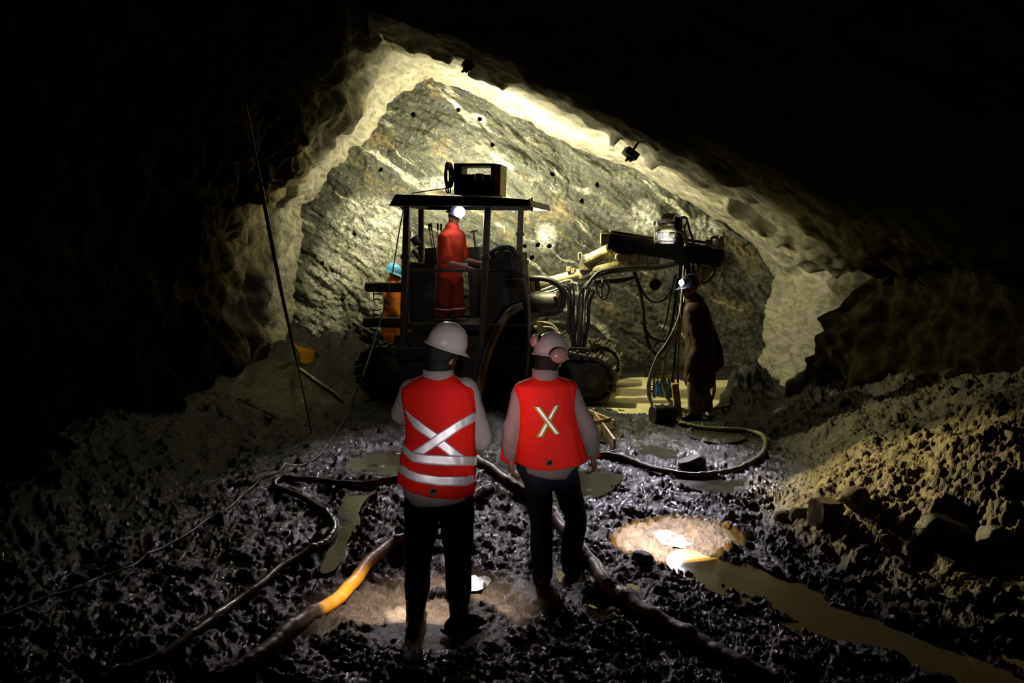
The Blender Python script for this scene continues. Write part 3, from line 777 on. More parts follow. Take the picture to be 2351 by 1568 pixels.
m = MB(); m.beam(R(1205,606,0.10), R(1211,676,0.10), 0.075, 0.075, N, 0.01); m.box(R(1207,602,0.10), (0.08,0.08,0.06), AX, 0.01); m.build('front_stanchion', M['hose_olive'], RIG)
m = MB()
for (x, y) in [(1300,812),(1318,812)]: m.beam(R(x, y-6, 0.35), R(x+4, 905, 0.35), 0.13, 0.12, N, 0.01)
pp(m, [(1252,798),(1352,800),(1352,808),(1252,806)], 0.2, 1.4)
m.build('front_frame', M['rig_paint'], RIG)

# ---- boom ---------------------------------------------------------------
VB = 0.75
m = MB()
b0, b1 = R(1206,664,VB), R(1420,604,0.45)
m.limb([b0, b0.lerp(b1, .5), b1], [0.085, 0.075, 0.062], None, 18, 6)
m.beam(R(1330,632,0.52), R(1432,600,0.42), 0.13, 0.12, None, 0.02)
m.box(R(1345,628,0.55), (0.16,0.2,0.16), AX, 0.02)
m.build('boom_arm', M['boom'], RIG, smooth=True)
m = MB(); m.cyl(R(1352,598,0.5), R(1400,574,0.42), 0.088, 0.088, n=24, ch=0.012); m.cyl(R(1347,601,0.5), R(1356,596,0.5), 0.098, n=24); cylb = m.build('lift_cylinder', M['boom'], RIG, smooth=True)
m = MB(); m.cyl(R(1336,608,0.5), R(1352,598,0.5), 0.035, n=14); m.build('piston_rod', M['bare'], cylb, smooth=True)
m = MB()
for (xa, xb, v) in [(1333,1340,0.42),(1346,1353,0.42),(1333,1340,0.62),(1346,1353,0.62)]:
    m.prism([R(xa,592,v), R(xb,588,v), R(xb+3,618,v), R(xa-6,620,v)], N*0.03)
m.cyl(R(1341,600,0.40), R(1341,600,0.68), 0.03, n=12)
m.tube([R(1329,597,0.5), R(1329,582,0.5), R(1336,582,0.5), R(1337,590,0.5)], 0.012, 8, 4)
for (x, y) in [(1306,618),(1316,622),(1340,640),(1352,645)]: m.box(R(x, y, 0.55), (0.06,0.08,0.07), AX, 0.01)
m.build('boom_bracket', M['boom'], RIG)
m = MB()
m.beam(R(1420,604,0.42), R(1512,602,0.34), 0.11, 0.09, None, 0.02)
pp(m, [(1424,598),(1440,590),(1446,616),(1412,620)], 0.28, 0.34)
for (x, y, r) in [(1424,590,0.068),(1434,592,0.072),(1455,590,0.062)]:
    m.cyl(R(x, y, 0.20), R(x, y, 0.50), r, n=24, ch=0.01); m.cyl(R(x, y, 0.18), R(x, y, 0.20), r*0.55, n=16)
pp(m, [(1436,578),(1466,576),(1470,606),(1440,608)], 0.36, 0.46)
m.build('boom_head', M['boom'], RIG, smooth=True)
m = MB()
for (x, y, s) in [(1475,585,.06),(1482,597,.05),(1494,586,.07),(1500,598,.05),(1489,604,.04)]: m.box(R(x, y, 0.32), (s*1.6, s*2, s*2.2), AX, 0.01)
for x in (1470,1480,1491,1503): m.cyl(R(x, 580, 0.24), R(x+2, 606, 0.24), 0.017, n=8)
m.build('valve_block', M['bare'], RIG)
# feed beam
fb0, fb1 = R(1400,552,0.30), R(1658,594,0.22)
FD = (fb1 - fb0).normalized(); fa, fbb = frame_of(FD, Zv)
m = MB()
m.beam(fb0, fb1, 0.23, 0.21, Zv, 0.01)
m.beam(fb0 + fa*0.12 , fb1 + fa*0.12, 0.10, 0.03, Zv); m.beam(fb0 - fa*0.10 - fbb*0.05, fb1 - fa*0.10 - fbb*0.05, 0.30, 0.03, Zv)
m.build('feed_beam', M['rig_paint'], RIG)
m = MB(); m.box(R(1389,548,0.26), (0.11,0.2,0.15), AX, 0.012); m.box(R(1385,534,0.26), (0.05,0.12,0.06), AX, 0.008); m.box(R(1405,534,0.26), (0.05,0.12,0.07), AX, 0.008); m.build('feed_end_block', M['boom'], RIG)
m = MB(); m.box(R(1648,566,0.20), (0.16,0.22,0.06), AX, 0.008); m.box(R(1656,556,0.20), (0.06,0.2,0.15), AX, 0.01); m.box(R(1662,600,0.18), (0.035,0.22,0.26), AX, 0.01)
q = R(1640,555,0.06)
pts = [q + (U*math.cos(t) + Zv*math.sin(t))*0.058 for t in np.linspace(0, 2*math.pi, 20, endpoint=False)]
m.tube(pts, 0.018, 10, 1, closed=True); m.box(R(1628,557,0.12), (0.09,0.14,0.08), AX, 0.01)
m.build('rod_guide', M['bare'], RIG, smooth=True)
m = MB(); m.cyl(R(1560,548,0.16), R(1632,559,0.10), 0.019, n=12); m.build('drill_steel', M['dark_steel'], RIG, smooth=True)
# drifter (rock drill) riding on the beam
m = MB()
m.box(R(1525,540,0.20), (0.26,0.22,0.17), AX, 0.02); m.box(R(1530,556,0.18), (0.30,0.2,0.04), AX, 0.01)
for (x, y, r) in [(1514,538,0.042),(1530,536,0.045),(1543,541,0.035)]:
    m.cyl(R(x, y, 0.03), R(x, y, 0.12), r, n=20, ch=0.006); m.cyl(R(x, y, 0.015), R(x, y, 0.03), r*0.45, n=12)
for (x, y) in [(1507,529),(1507,548),(1548,529),(1548,550)]: m.cyl(R(x, y, 0.06), R(x, y, 0.10), 0.014, n=8)
drf = m.build('rock_drill', M['bare'], RIG, smooth=True)
m = MB(); m.cyl(R(1507,514,0.14), R(1550,515,0.14), 0.043, n=22, ch=0.006); m.cyl(R(1499,513,0.14), R(1508,514,0.14), 0.026, n=16, ch=0.006); m.build('drill_motor', M['bare'], drf, smooth=True)
m = MB(); pp(m, [(1524,490),(1550,490),(1544,505),(1518,505)], 0.08, 0.26); m.cyl(R(1533,516,0.08), R(1548,517,0.08), 0.03, n=14); m.build('motor_cover', M['tan_box'], drf)
m = MB(); pp(m, [(1549,497),(1566,500),(1568,560),(1550,556)], 0.10, 0.24); pp(m, [(1550,560),(1575,564),(1578,606),(1548,604)], 0.02, 0.10); m.build('drill_cradle', M['dark_steel'], drf)
m = MB(); m.tube([R(*p, 0.02) for p in [(1516,529),(1535,528),(1552,529),(1567,533),(1574,545),(1575,565)]], 0.024, 12); m.tube([R(*p, 0.06) for p in [(1563,500),(1572,499),(1576,505),(1572,520),(1570,535)]], 0.018, 10); m.build('elbow_pipe', M['boom'], drf, smooth=True)
m = MB()
pp(m, [(1600,606),(1625,612),(1622,640),(1606,652),(1592,632)], 0.24, 0.36); pp(m, [(1614,620),(1644,600),(1650,606),(1622,640)], 0.18, 0.25)
m.cyl(R(1600,640,0.16), R(1608,612,0.16), 0.05, n=14); m.build('swivel_bracket', M['bare'], RIG)

# ---- hydraulic hoses on the rig: each one a part ------------------------
def hose(pts, v, r, mat='rubber', name='hydraulic_hose', sub=8, n=8):
    P = [R(p[0], p[1], (p[2] if len(p) > 2 else v)) for p in pts]
    b = MB(); b.tube(P, r, n, sub); return b.build(name, M[mat], RIG, smooth=True, auto=False)
for i in range(6):                                    # bundle over the boom to the drill
    o = i * 3.2; w = (i % 3) * 2.0
    hose([(1338+o*0.6,664-w),(1348+o*0.5,650-o*0.3),(1366+o*0.4,637-o*0.9+w),(1400,626-o*0.7+w),(1452,620-o*0.4),(1510,614+w-o*0.3),(1562,601+w*0.8)], 0.16-0.02*i, 0.019)
for i in range(3):
    hose([(1362,646+i*3),(1384,642+i*3),(1418,640+i*4),(1455,634+i*2),(1462,626)], 0.25, 0.017)
vb = [(1262,650,1306,740,1318,800),(1280,652,1312,740,1316,800),(1298,650,1318,730,1322,800),(1310,648,1330,720,1326,800),(1326,652,1338,720,1330,802),(1340,655,1342,730,1334,802),(1352,660,1340,740,1338,802),(1300,655,1306,760,1330,802),(1336,650,1326,740,1312,800),(1358,664,1352,740,1340,802)]
for i, (a, b, c, d, e, f) in enumerate(vb):
    hose([(a, b),((a+c)/2+6, b+8),(c, (b+d)/2),(c-1, d),(e, f)], 0.30+0.04*(i % 4), 0.016 if i % 3 else 0.024, 'rubber' if i not in (3, 5) else 'rubber_pale')
hose([(1230,672),(1262,660),(1290,648),(1310,644),(1314,652),(1308,662)], 0.5, 0.02, 'rubber_pale')
hose([(1228,676),(1268,668),(1300,655),(1330,648)], 0.55, 0.018, 'rubber_pale')
hose([(1225,680),(1270,672),(1310,660)], 0.5, 0.016)
hose([(1352,780),(1362,800),(1372,820)], 0.2, 0.012)
hose([(1346,850),(1352,868),(1362,884)], 0.3, 0.012)
hose([(1456,624),(1466,655),(1475,700),(1481,755),(1494,800),(1520,826)], 0.18, 0.026)
hose([(1458,628),(1470,655),(1482,680),(1502,694),(1524,688),(1542,664),(1550,635)], 0.15, 0.014)
hose([(1476,740),(1490,770),(1512,782),(1530,780),(1542,745),(1550,700),(1556,640)], 0.12, 0.022)
hose([(1552,630),(1538,690),(1528,740),(1505,790),(1486,820),(1480,850),(1492,868)], 0.14, 0.010)
hose([(1360,628),(1366,648),(1372,672),(1386,688),(1396,676),(1398,660),(1390,650),(1378,660),(1364,640)], 0.2, 0.011)
hose([(1383,640),(1382,690)], 0.2, 0.008, sub=1)
hose([(1362,620),(1384,634),(1398,650),(1404,676)], 0.16, 0.010, 'boom')
hose([(1402,570),(1420,579),(1450,581),(1480,576)], 0.18, 0.018)
hose([(1576,500),(1584,530),(1592,560),(1590,620),(1580,660)], 0.10, 0.015)
hose([(1572,560),(1580,600),(1584,650)], 0.05, 0.024)
hose([(1592,610),(1600,640),(1618,650),(1640,628),(1636,606)], 0.14, 0.013)
hose([(1568,560),(1562,620),(1560,660)], 0.06, 0.02)
# pale hoses dropping from the drill past the man in the parka
YH = 11.05
def whose(pts, r, mat='rubber_pale'):
    b = MB(); b.tube([W(p[0], p[1], p[2] if len(p) > 2 else YH) for p in pts], r, 8, 8); return b.build('supply_hose', M[mat], RIG, smooth=True, auto=False)
whose([(1574,560,11.3),(1570,620,11.2),(1566,680),(1562,740),(1557,820),(1556,880),(1550,915),(1533,944)], 0.017)
whose([(1578,560,11.3),(1575,640,11.2),(1570,700),(1560,745),(1535,790),(1505,830),(1492,880),(1494,920),(1502,940)], 0.018)
whose([(1570,570,11.3),(1566,660,11.2),(1558,730),(1532,785),(1508,820),(1490,870),(1488,905),(1500,938)], 0.016)
whose([(1572,690),(1560,755),(1538,800),(1512,840),(1500,870)], 0.014)
whose([(1530,800,11.1),(1524,840,11.1),(1522,880,11.1),(1532,912,11.0),(1550,932,10.95),(1575,944,10.9),(1588,944,10.9)], 0.027)
whose([(1634,846,11.0),(1639,872,11.0),(1639,900,11.0),(1632,920,11.0),(1622,930,11.0)], 0.022)
whose([(1556,700,11.2),(1553,780,11.2),(1548,830,11.2),(1545,870,11.2),(1540,905,11.2)], 0.012, 'rubber')
whose([(1566,700,11.2),(1560,780,11.2),(1548,850,11.2),(1528,905,11.2)], 0.013)

# lamps on the far edge and the front end of the canopy (they face the rock, away from us)
def lampbody(c, d, name='flood_lamp'):
    d = Vector(d).normalized(); m = MB(); m.cyl(c, c + d*0.10, 0.05, 0.09, n=20); m.cyl(c + d*0.10, c + d*0.13, 0.10, n=20); m.beam(c, c - d*0.08, 0.04, 0.04)
    l = m.build(name, M['dark_steel'], RIG, smooth=True)
    q = MB(); q.cyl(c + d*0.131, c + d*0.138, 0.085, n=20); q.build('lamp_lens', M['lampY'], l)
LAMP1 = R(1075, 455, 1.74) + N*0.05; LAMP2 = R(1200, 466, 1.45) + U*0.02; LAMP3 = R(930, 462, 1.74) + N*0.05
lampbody(LAMP1 - Zv*0.04, (N + Zv*0.1)); lampbody(LAMP2 - Zv*0.02, (U + N*0.3)); lampbody(LAMP3 - Zv*0.04, (N - U*0.4))

# ---- equipment box and coil standing on the canopy roof -------------------
ct = R(1095, 450, 0.75)
def B(px, py, v=0.45): return R(px, py, v)
e0 = R(1100, 452, 0.7)
EB = empty('equipment_box', (e0.x, e0.y, R(1100, 452, 0.45).z), 'dark steel equipment box with a window opening standing on the canopy roof', 'equipment box')
m = MB()
def pp2(m, pts, v0, v1): return m.prism([R(x, y, v0) for x, y in pts], N * (v1 - v0))
v0, v1 = 0.42, 1.0
for fr in (v0, v1 - 0.03):
    pp2(m, [(1042,375),(1134,375),(1134,381),(1042,381)], fr, fr + 0.03); pp2(m, [(1042,381),(1060,381),(1060,446),(1042,446)], fr, fr + 0.03)
    pp2(m, [(1127,381),(1134,381),(1134,448),(1127,448)], fr, fr + 0.03)
pp2(m, [(1060,413),(1127,413),(1127,447),(1060,446)], v0, v0 + 0.03)
pp2(m, [(1060,408),(1127,408),(1127,446),(1060,446)], v1 - 0.03, v1)
a, b, c, d = R(1042,375,v0), R(1134,375,v0), R(1134,448,v0), R(1042,446,v0)
m.prism([a, b, b - Zv*0.02, a - Zv*0.02], N*(v1-v0)); m.prism([c, d, d + Zv*0.02, c + Zv*0.02], N*(v1-v0))
m.prism([a, d, d + U*0.05, a + U*0.05], N*(v1-v0)); m.prism([b, c, c - U*0.02, b - U*0.02], N*(v1-v0))
m.build('cabinet', M['rig_paint'], EB)
m = MB(); pp2(m, [(1135,375),(1150,377),(1148,448),(1135,448)], v0 + 0.05, v1 - 0.1); m.build('lit_side_panel', M['yellow'], EB)  # yellow lamp light on the box's right side, painted as panel colour
m = MB(); pp2(m, [(1092,398),(1106,398),(1106,413),(1092,413)], v0+0.05, v0 + 0.2); pp2(m, [(1062,400),(1090,400),(1090,414),(1062,414)], 0.75, 0.95); pp2(m, [(1107,401),(1126,401),(1126,414),(1107,414)], 0.75, 0.95); m.build('inner_unit', M['yellow'], EB)
m = MB()
for k in range(9):
    c = R(1027 + (k % 3) * 3, 402 + (k % 2) * 2, 0.5 + 0.035 * k); rx, rz = 0.035 + 0.008 * (k % 3), 0.17 - 0.012 * (k % 4)
    m.tube([c + U*(rx*math.cos(t)) + Zv*(rz*math.sin(t)) + N*0.01*math.sin(3*t+k) for t in np.linspace(0, 2*math.pi, 18, endpoint=False)], 0.012, 6, 2, closed=True)
for k in range(3): m.tube([R(1026+4*k, 420, 0.5+0.05*k), R(1024+5*k, 436, 0.5+0.05*k), R(1028+3*k, 444, 0.5+0.05*k)], 0.01, 6, 4)
m.tube([R(1030,432,0.5), R(990,437,0.5), R(946,444,0.5)], 0.008, 6, 4)
o = m.build('cable_coil', M['rubber'], None, smooth=True, auto=False)
tag(o, 'black cable coil hanging against the box on the canopy roof', 'cable')
# ================================================================== PEOPLE
def basis(f, u):
    f = Vector(f).normalized(); u = Vector(u); u = (u - f * u.dot(f)).normalized()
    return f, u, f.cross(u).normalized()            # s = right-hand side of the head

def head_shell(mb, c, f, u, k=1.0, neck=None):
    f, u, s = basis(f, u); c = Vector(c)
    P = lambda a, b, h: c + s*(a*k) + f*(b*k) + u*(h*k)
    ax = (s, f, u)
    mb.ball(P(0, -0.012, 0.03), (0.076*k, 0.094*k, 0.092*k), ax)
    mb.ball(P(0, 0.022, -0.035), (0.062*k, 0.072*k, 0.080*k), ax)
    mb.ball(P(0, 0.066, -0.088), (0.026*k, 0.024*k, 0.020*k), ax, 10, 8)         # chin
    mb.limb([P(-0.052, 0.0, -0.066), P(0, 0.066, -0.086), P(0.052, 0.0, -0.066)], [0.018*k, 0.02*k, 0.018*k], None, 8, 4)
    mb.limb([P(0, 0.086, 0.012), P(0, 0.100, -0.012), P(0, 0.112, -0.030)], [0.009*k, 0.012*k, 0.015*k], None, 10, 4)   # nose
    for q in (-1, 1):
        mb.ball(P(0.014*q, 0.098, -0.034), 0.009*k, None, 8, 6)
        mb.limb([P(0.012*q, 0.088, 0.022), P(0.045*q, 0.070, 0.022)], [0.009*k, 0.008*k], None, 8, 3)                    # brow
        mb.ball(P(0.031*q, 0.074, 0.002), 0.0125*k, None, 10, 8)                                                       # eye
        mb.ball(P(0.045*q, 0.055, -0.028), (0.02*k, 0.02*k, 0.016*k), ax, 10, 8)                                        # cheek
        mb.ball(P(0.078*q, -0.008, -0.012), (0.009*k, 0.020*k, 0.033*k), ax, 10, 8)                                      # ear
    mb.limb([P(-0.022, 0.086, -0.056), P(0, 0.095, -0.055), P(0.022, 0.086, -0.056)], [0.006*k, 0.008*k, 0.006*k], None, 8, 3)
    mb.limb([P(-0.018, 0.085, -0.067), P(0, 0.092, -0.067), P(0.018, 0.085, -0.067)], [0.006*k, 0.008*k, 0.006*k], None, 8, 3)
    if neck is not None:
        mb.limb([Vector(neck), Vector(neck).lerp(P(0, -0.02, -0.04), 0.5), P(0, -0.015, -0.03)], [0.064*k, 0.056*k, 0.058*k], s, 14, 4)

def hand_shell(mb, w, d, pn_, thumb, curl=0.5, k=1.0):
    """w wrist, d along the palm, pn_ the direction the palm faces, thumb the side of the thumb"""
    d = Vector(d).normalized(); p = Vector(pn_); p = (p - d*p.dot(d)).normalized(); t = Vector(thumb); t = (t - d*t.dot(d) - p*t.dot(p)).normalized()
    w = Vector(w)
    mb.limb([w, w + d*0.045*k, w + d*0.092*k], [(0.030*k, 0.020*k), (0.040*k, 0.017*k), (0.041*k, 0.014*k)], t, 14, 4)
    lens = [0.074, 0.083, 0.077, 0.060]
    for i, L in enumerate(lens):
        base = w + d*(0.088 - 0.004*abs(i-1))*k + t*(0.030 - 0.0205*i)*k
        pts = [base - d*0.02*k, base]; a = 0.12 + 0.06*i; q = base; seg = (0.44, 0.31, 0.25)
        for j, sg in enumerate(seg):
            a += curl * (0.55 + 0.2*j + 0.05*i)
            q = q + (d*math.cos(a) + p*math.sin(a)) * (L*sg*k); pts.append(q)
        mb.limb(pts, [0.0095*k, 0.0098*k, 0.0092*k, 0.0085*k, 0.0075*k], t, 10, 4)
    b = w + d*0.022*k + t*0.026*k
    mb.limb([b, b + d*0.022*k + t*0.024*k + p*0.006*k, b + d*0.05*k + t*0.034*k + p*0.016*k, b + d*0.076*k + t*0.032*k + p*0.028*k*(0.6+curl)], [0.016*k, 0.013*k, 0.0115*k, 0.009*k], None, 10, 4)

def helmet(root, c, f, u, mat, k=1.0, label=None, peak=0.06, name='helmet', ridge=True):
    """hard hat: dome with crown ridges, gutter brim and a front peak; c = centre of the rim"""
    f, u, s = basis(f, u); c = Vector(c)
    n, rows = 48, 14
    vs, fs = [], []
    for i in range(rows + 1):
        ph = (math.pi/2) * i / rows
        for j in range(n):
            th = 2*math.pi*j/n
            a = 0.112*k*math.cos(ph)**0.82; b = 0.138*k*math.cos(ph)**0.82; h = 0.142*k*math.sin(ph)**0.92
            x, y = math.cos(th), math.sin(th)
            r = 1.0
            if ridge:
                lat = a*x/(0.112*k)
                r += 0.035 * math.exp(-(lat/0.14)**2) * math.sin(ph)**2 + 0.02*math.exp(-((abs(lat)-0.42)/0.1)**2)*math.sin(ph)**2
            vs.append(c + s*(a*x) + f*(b*y) + u*(h*r + 0.004*k))
        # (pole ring collapses)
    for i in range(rows):
        for j in range(n):
            l = (j+1) % n; fs.append((i*n+j, i*n+l, (i+1)*n+l, (i+1)*n+j))
    b0 = len(vs)
    for (dr, dh) in [(0.0, 0.004), (0.004, -0.006), (0.012, -0.012), (0.014, -0.017), (0.0, -0.012), (-0.006, 0.0)]:
        for j in range(n):
            th = 2*math.pi*j/n; x, y = math.cos(th), math.sin(th)
            pk = max(0.0, y)**2.2 * peak * k if dr > 0.002 else 0.0
            pk *= 1.0 if dr > 0.01 else 0.5
            vs.append(c + s*((0.112*k + dr*k)*x) + f*((0.138*k + dr*k)*y + pk) + u*(dh*k - pk*0.28))
    for i in range(5):
        for j in range(n):
            l = (j+1) % n; fs.append((b0+i*n+j, b0+i*n+l, b0+(i+1)*n+l, b0+(i+1)*n+j))
    o = mkobj(name, vs, fs, mat, root, True); 
    md = bmesh.new(); md.from_mesh(o.data); bmesh.ops.remove_doubles(md, verts=md.verts, dist=1e-5); bmesh.ops.recalc_face_normals(md, faces=md.faces); md.to_mesh(o.data); md.free()
    if label: o['label'] = label
    return o

def caplamp(helm, c, f, u, k=1.0, lit=True):
    f, u, s = basis(f, u); c = Vector(c)
    q = c + f*0.150*k + u*0.055*k
    m = MB(); m.cyl(q - f*0.03, q + f*0.022, 0.030, 0.034, n=20, ch=0.004); m.box(q - f*0.02 - u*0.03, (0.03, 0.02, 0.03), (s, f, u), 0.004)
    l = m.build('headlamp', M['blackp'], helm, smooth=True)
    return q + f*0.026, f

def torso_limb(mb, J, off, top=True, scale=1.0, hem=None):
    ax = (J['shR'] - J['shL']).normalized()
    pts = [J['pelvis'], J['pelvis'].lerp(J['neck'], 0.28), J['pelvis'].lerp(J['neck'], 0.62), J['pelvis'].lerp(J['neck'], 0.86), J['neck']]
    ra = [(0.165, 0.115), (0.152, 0.108), (0.172, 0.122), (0.160, 0.105), (0.070, 0.066)]
    mb.limb(pts, [(a*scale+off, b*scale+off) for a, b in ra], ax, 22, 6)
    mb.limb([J['shL'], J['neck'].lerp((J['shL']+J['shR'])/2, 0.75), J['shR']], [0.055*scale+off, 0.075*scale+off, 0.055*scale+off], None, 14, 4)

def arm_limb(mb, J, sd, off, cut=1.0, scale=1.0, flare=0.0):
    s, e, w = J['sh'+sd], J['el'+sd], J['wr'+sd]
    pts = [s, s.lerp(e, .5), e, e.lerp(w, .5*cut), e.lerp(w, cut)]
    mb.limb(pts, [(0.056*scale+off), (0.050*scale+off), (0.044*scale+off+flare*0.5), (0.041*scale+off+flare), (0.031*scale+off+flare)], None, 14, 5)

def leg_limb(mb, J, sd, off, scale=1.0, lower=1.0, flare=0.0):
    h, k_, a = J['hip'+sd], J['kn'+sd], J['an'+sd]
    pts = [h, h.lerp(k_, .5), k_, k_.lerp(a, .4), k_.lerp(a, lower)]
    mb.limb(pts, [0.092*scale+off, 0.080*scale+off, 0.060*scale+off+flare*.3, 0.057*scale+off+flare*.6, 0.042*scale+off+flare], None, 16, 5)

def foot_shell(mb, an, toe, k=1.0, r=0.045):
    an, toe = Vector(an), Vector(toe); d = (toe - an); d.z = 0; L = d.length; d.normalize()
    s = d.cross(Vector((0,0,1)))
    z = min(an.z - 0.07, toe.z)
    heel = an - d*0.055; 
    mb.limb([Vector((heel.x, heel.y, toe.z + 0.012)), Vector((an.x, an.y, toe.z+0.018)) + d*0.05, toe - d*0.03], [(0.038*k, 0.042*k), (0.046*k, 0.040*k), (0.044*k, 0.030*k)], s, 14, 5)
    mb.limb([an + Vector((0,0,0.0)), Vector((an.x, an.y, toe.z + 0.03)) + d*0.01, Vector((an.x, an.y, toe.z+0.02)) + d*0.09], [(r*k, r*k), (0.046*k, 0.048*k), (0.045*k, 0.036*k)], s, 14, 5)

def build_body(root, J, head, hands, scale=1.0, voxel=0.009):
    m = MB()
    torso_limb(m, J, -0.012, scale=scale)
    m.limb([J['hipL'], J['pelvis'], J['hipR']], [0.09*scale, 0.11*scale, 0.09*scale], None, 14, 4)
    for sd in 'LR':
        arm_limb(m, J, sd, 0.0, 1.0, scale*0.92)
        leg_limb(m, J, sd, -0.012, scale)
        foot_shell(m, J['an'+sd], J['to'+sd], 0.88, 0.036)
    head_shell(m, head[0], head[1], head[2], scale, J['neck'])
    for h in hands: hand_shell(m, *h)
    o = m.build('body', M['skin'], root, smooth=True, auto=False)
    return remesh(o, voxel, 3)

def boot_obj(root, J, sd, top, mat, scale=1.0, rad=0.058, sole=None):
    m = MB(); an, kn, to = J['an'+sd], J['kn'+sd], J['to'+sd]
    p = an.lerp(kn, top)
    m.limb([p, p.lerp(an, .5), an], [rad, rad*0.98, rad*0.86], None, 16, 5)
    foot_shell(m, an, to, 1.12, 0.05)
    o = remesh(m.build('boot', mat, root, smooth=True, auto=False), 0.011, 3)
    if sole:
        d = (to - an); d.z = 0; d.normalize(); s = d.cross(Vector((0,0,1))); q = MB()
        a = Vector((an.x, an.y, to.z - 0.018)) - d*0.10; b = Vector((to.x, to.y, to.z - 0.018)) + d*0.015
        poly = []
        for t in np.linspace(0, 1, 9): poly.append(a.lerp(b, t) + s*(0.038 + 0.014*math.sin(math.pi*min(1, t*1.15))) * (1 if t < .95 else .6))
        for t in np.linspace(1, 0, 9): poly.append(a.lerp(b, t) - s*(0.038 + 0.012*math.sin(math.pi*min(1, t*1.1))) * (1 if t < .95 else .6))
        q.prism(poly, (0, 0, 0.022)); q.build('sole', sole, o)
    return o

def cloth_obj(root, name, mat, fn, voxel=0.013, sm=4, wr=0.0, wsc=9, st=(1,1,.5)):
    m = MB(); fn(m); o = remesh(m.build(name, mat, root, smooth=True, auto=False), voxel, sm)
    if wr: wrinkle(o, wr, wsc, st)
    return o

# ---- fitted vest: elliptical sections taken down the back
class Vest:
    def __init__(s, rows, Y, depth, n=2.5, seed=0.0, wr=0.006, hemk=None):
        s.Y, s.n, s.seed, s.wr = Y, n, seed, wr
        s.py = np.array([r[0] for r in rows], float)
        s.z = np.array([W(0.5*(r[1]+r[2]), r[0], Y).z for r in rows])
        xl = np.array([W(r[1], r[0], Y).x for r in rows]); xr = np.array([W(r[2], r[0], Y).x for r in rows])
        s.xc, s.a, s.b = (xl+xr)/2, (xr-xl)/2, np.array(depth, float)
        o = np.argsort(s.z); s.z, s.xc, s.a, s.b = s.z[o], s.xc[o], s.a[o], s.b[o]
    def at(s, z): return np.interp(z, s.z, s.xc), np.interp(z, s.z, s.a), np.interp(z, s.z, s.b)
    def crease(s, x, z):
        return s.wr * (1.1*fbm(x*4+s.seed, z*2.2, 0.4, 3) + 0.35*(ridged(x*5+z*4+s.seed, z*3.5, 1.1, 2)-0.7))
    def surf(s, th, z, off=0.0):
        xc, a, b = s.at(z); c, q = np.cos(th), np.sin(th)
        x = xc + (a+off)*np.sign(c)*np.abs(c)**(2/s.n); y = s.Y + (b+off)*np.sign(q)*np.abs(q)**(2/s.n)
        w = s.crease(x + 0.5*q, z)
        return x + w*c, y + w*q, z
    def back(s, px, py, off=0.004):
        y = s.Y - 0.12
        for _ in range(5):
            p = W(px, py, y); xc, a, b = s.at(p.z)
            t = min(0.985, abs((p.x - xc)/a)); y = s.Y - b*(1 - t**s.n)**(1/s.n)
            y -= float(s.crease(np.array(p.x) - 0.5*(1-t**s.n)**.5, np.array(p.z)))*0.9
        p = W(px, py, y - off); return p
    def mesh(s, root, name, mat, z0, z1, nz=60, nt=120, hem=None, thick=0.006):
        vs = []; fs = []
        for k in range(2):
            for i in range(nz+1):
                z = z0 + (z1-z0)*i/nz
                th = np.linspace(0, 2*np.pi, nt, endpoint=False)
                zz = np.full(nt, z)
                if hem is not None:
                    x0, _, _ = s.surf(th, zz); f = (1 - i/nz)**3
                    zz = zz + f*np.interp(x0, hem[0], hem[1])
                x, y, zz = s.surf(th, zz, -thick*k)
                vs += list(zip(x, y, zz))
        A = (nz+1)*nt
        for k in range(2):
            for i in range(nz):
                for j in range(nt):
                    l = (j+1) % nt; q = (k*A+i*nt+j, k*A+i*nt+l, k*A+(i+1)*nt+l, k*A+(i+1)*nt+j)
                    fs.append(q if k == 0 else q[::-1])
        for (i, fl) in ((0, True), (nz, False)):
            for j in range(nt):
                l = (j+1) % nt; q = (i*nt+j, A+i*nt+j, A+i*nt+l, i*nt+l); fs.append(q if fl else q[::-1])
        return mkobj(name, vs, fs, mat, root, True)
    def strip(s, root, name, mat, top, bot, off=0.004, n=30, m=5):
        def samp(pl, t):
            d = [0]
            for i in range(len(pl)-1): d.append(d[-1] + math.dist(pl[i], pl[i+1]))
            q = t*d[-1]
            for i in range(len(pl)-1):
                if q <= d[i+1] + 1e-9:
                    f = (q-d[i])/max(1e-9, d[i+1]-d[i]); return (pl[i][0]+(pl[i+1][0]-pl[i][0])*f, pl[i][1]+(pl[i+1][1]-pl[i][1])*f)
            return pl[-1]
        vs, fs = [], []
        for lay in (off, off - 0.0025):
            for i in range(n+1):
                a, b = samp(top, i/n), samp(bot, i/n)
                for j in range(m+1):
                    f = j/m; vs.append(s.back(a[0]+(b[0]-a[0])*f, a[1]+(b[1]-a[1])*f, lay))
        A = (n+1)*(m+1)
        for k in range(2):
            for i in range(n):
                for j in range(m):
                    q = (k*A+i*(m+1)+j, k*A+(i+1)*(m+1)+j, k*A+(i+1)*(m+1)+j+1, k*A+i*(m+1)+j+1); fs.append(q if k == 0 else q[::-1])
        rim = [i*(m+1) for i in range(n+1)] + [n*(m+1)+j for j in range(1, m+1)] + [i*(m+1)+m for i in range(n-1, -1, -1)] + [j for j in range(m-1, 0, -1)]
        for i in range(len(rim)):
            a, b = rim[i], rim[(i+1) % len(rim)]; fs.append((a, b, A+b, A+a))
        o = mkobj(name, vs, fs, mat, root, True); fixn(o); return o

def ribs(pts): return [Vector(p) for p in pts]
def refoot(J, sd, px, py, toe):
    """put the ankle and toe on the mud"""
    g = GF(px, py); return g

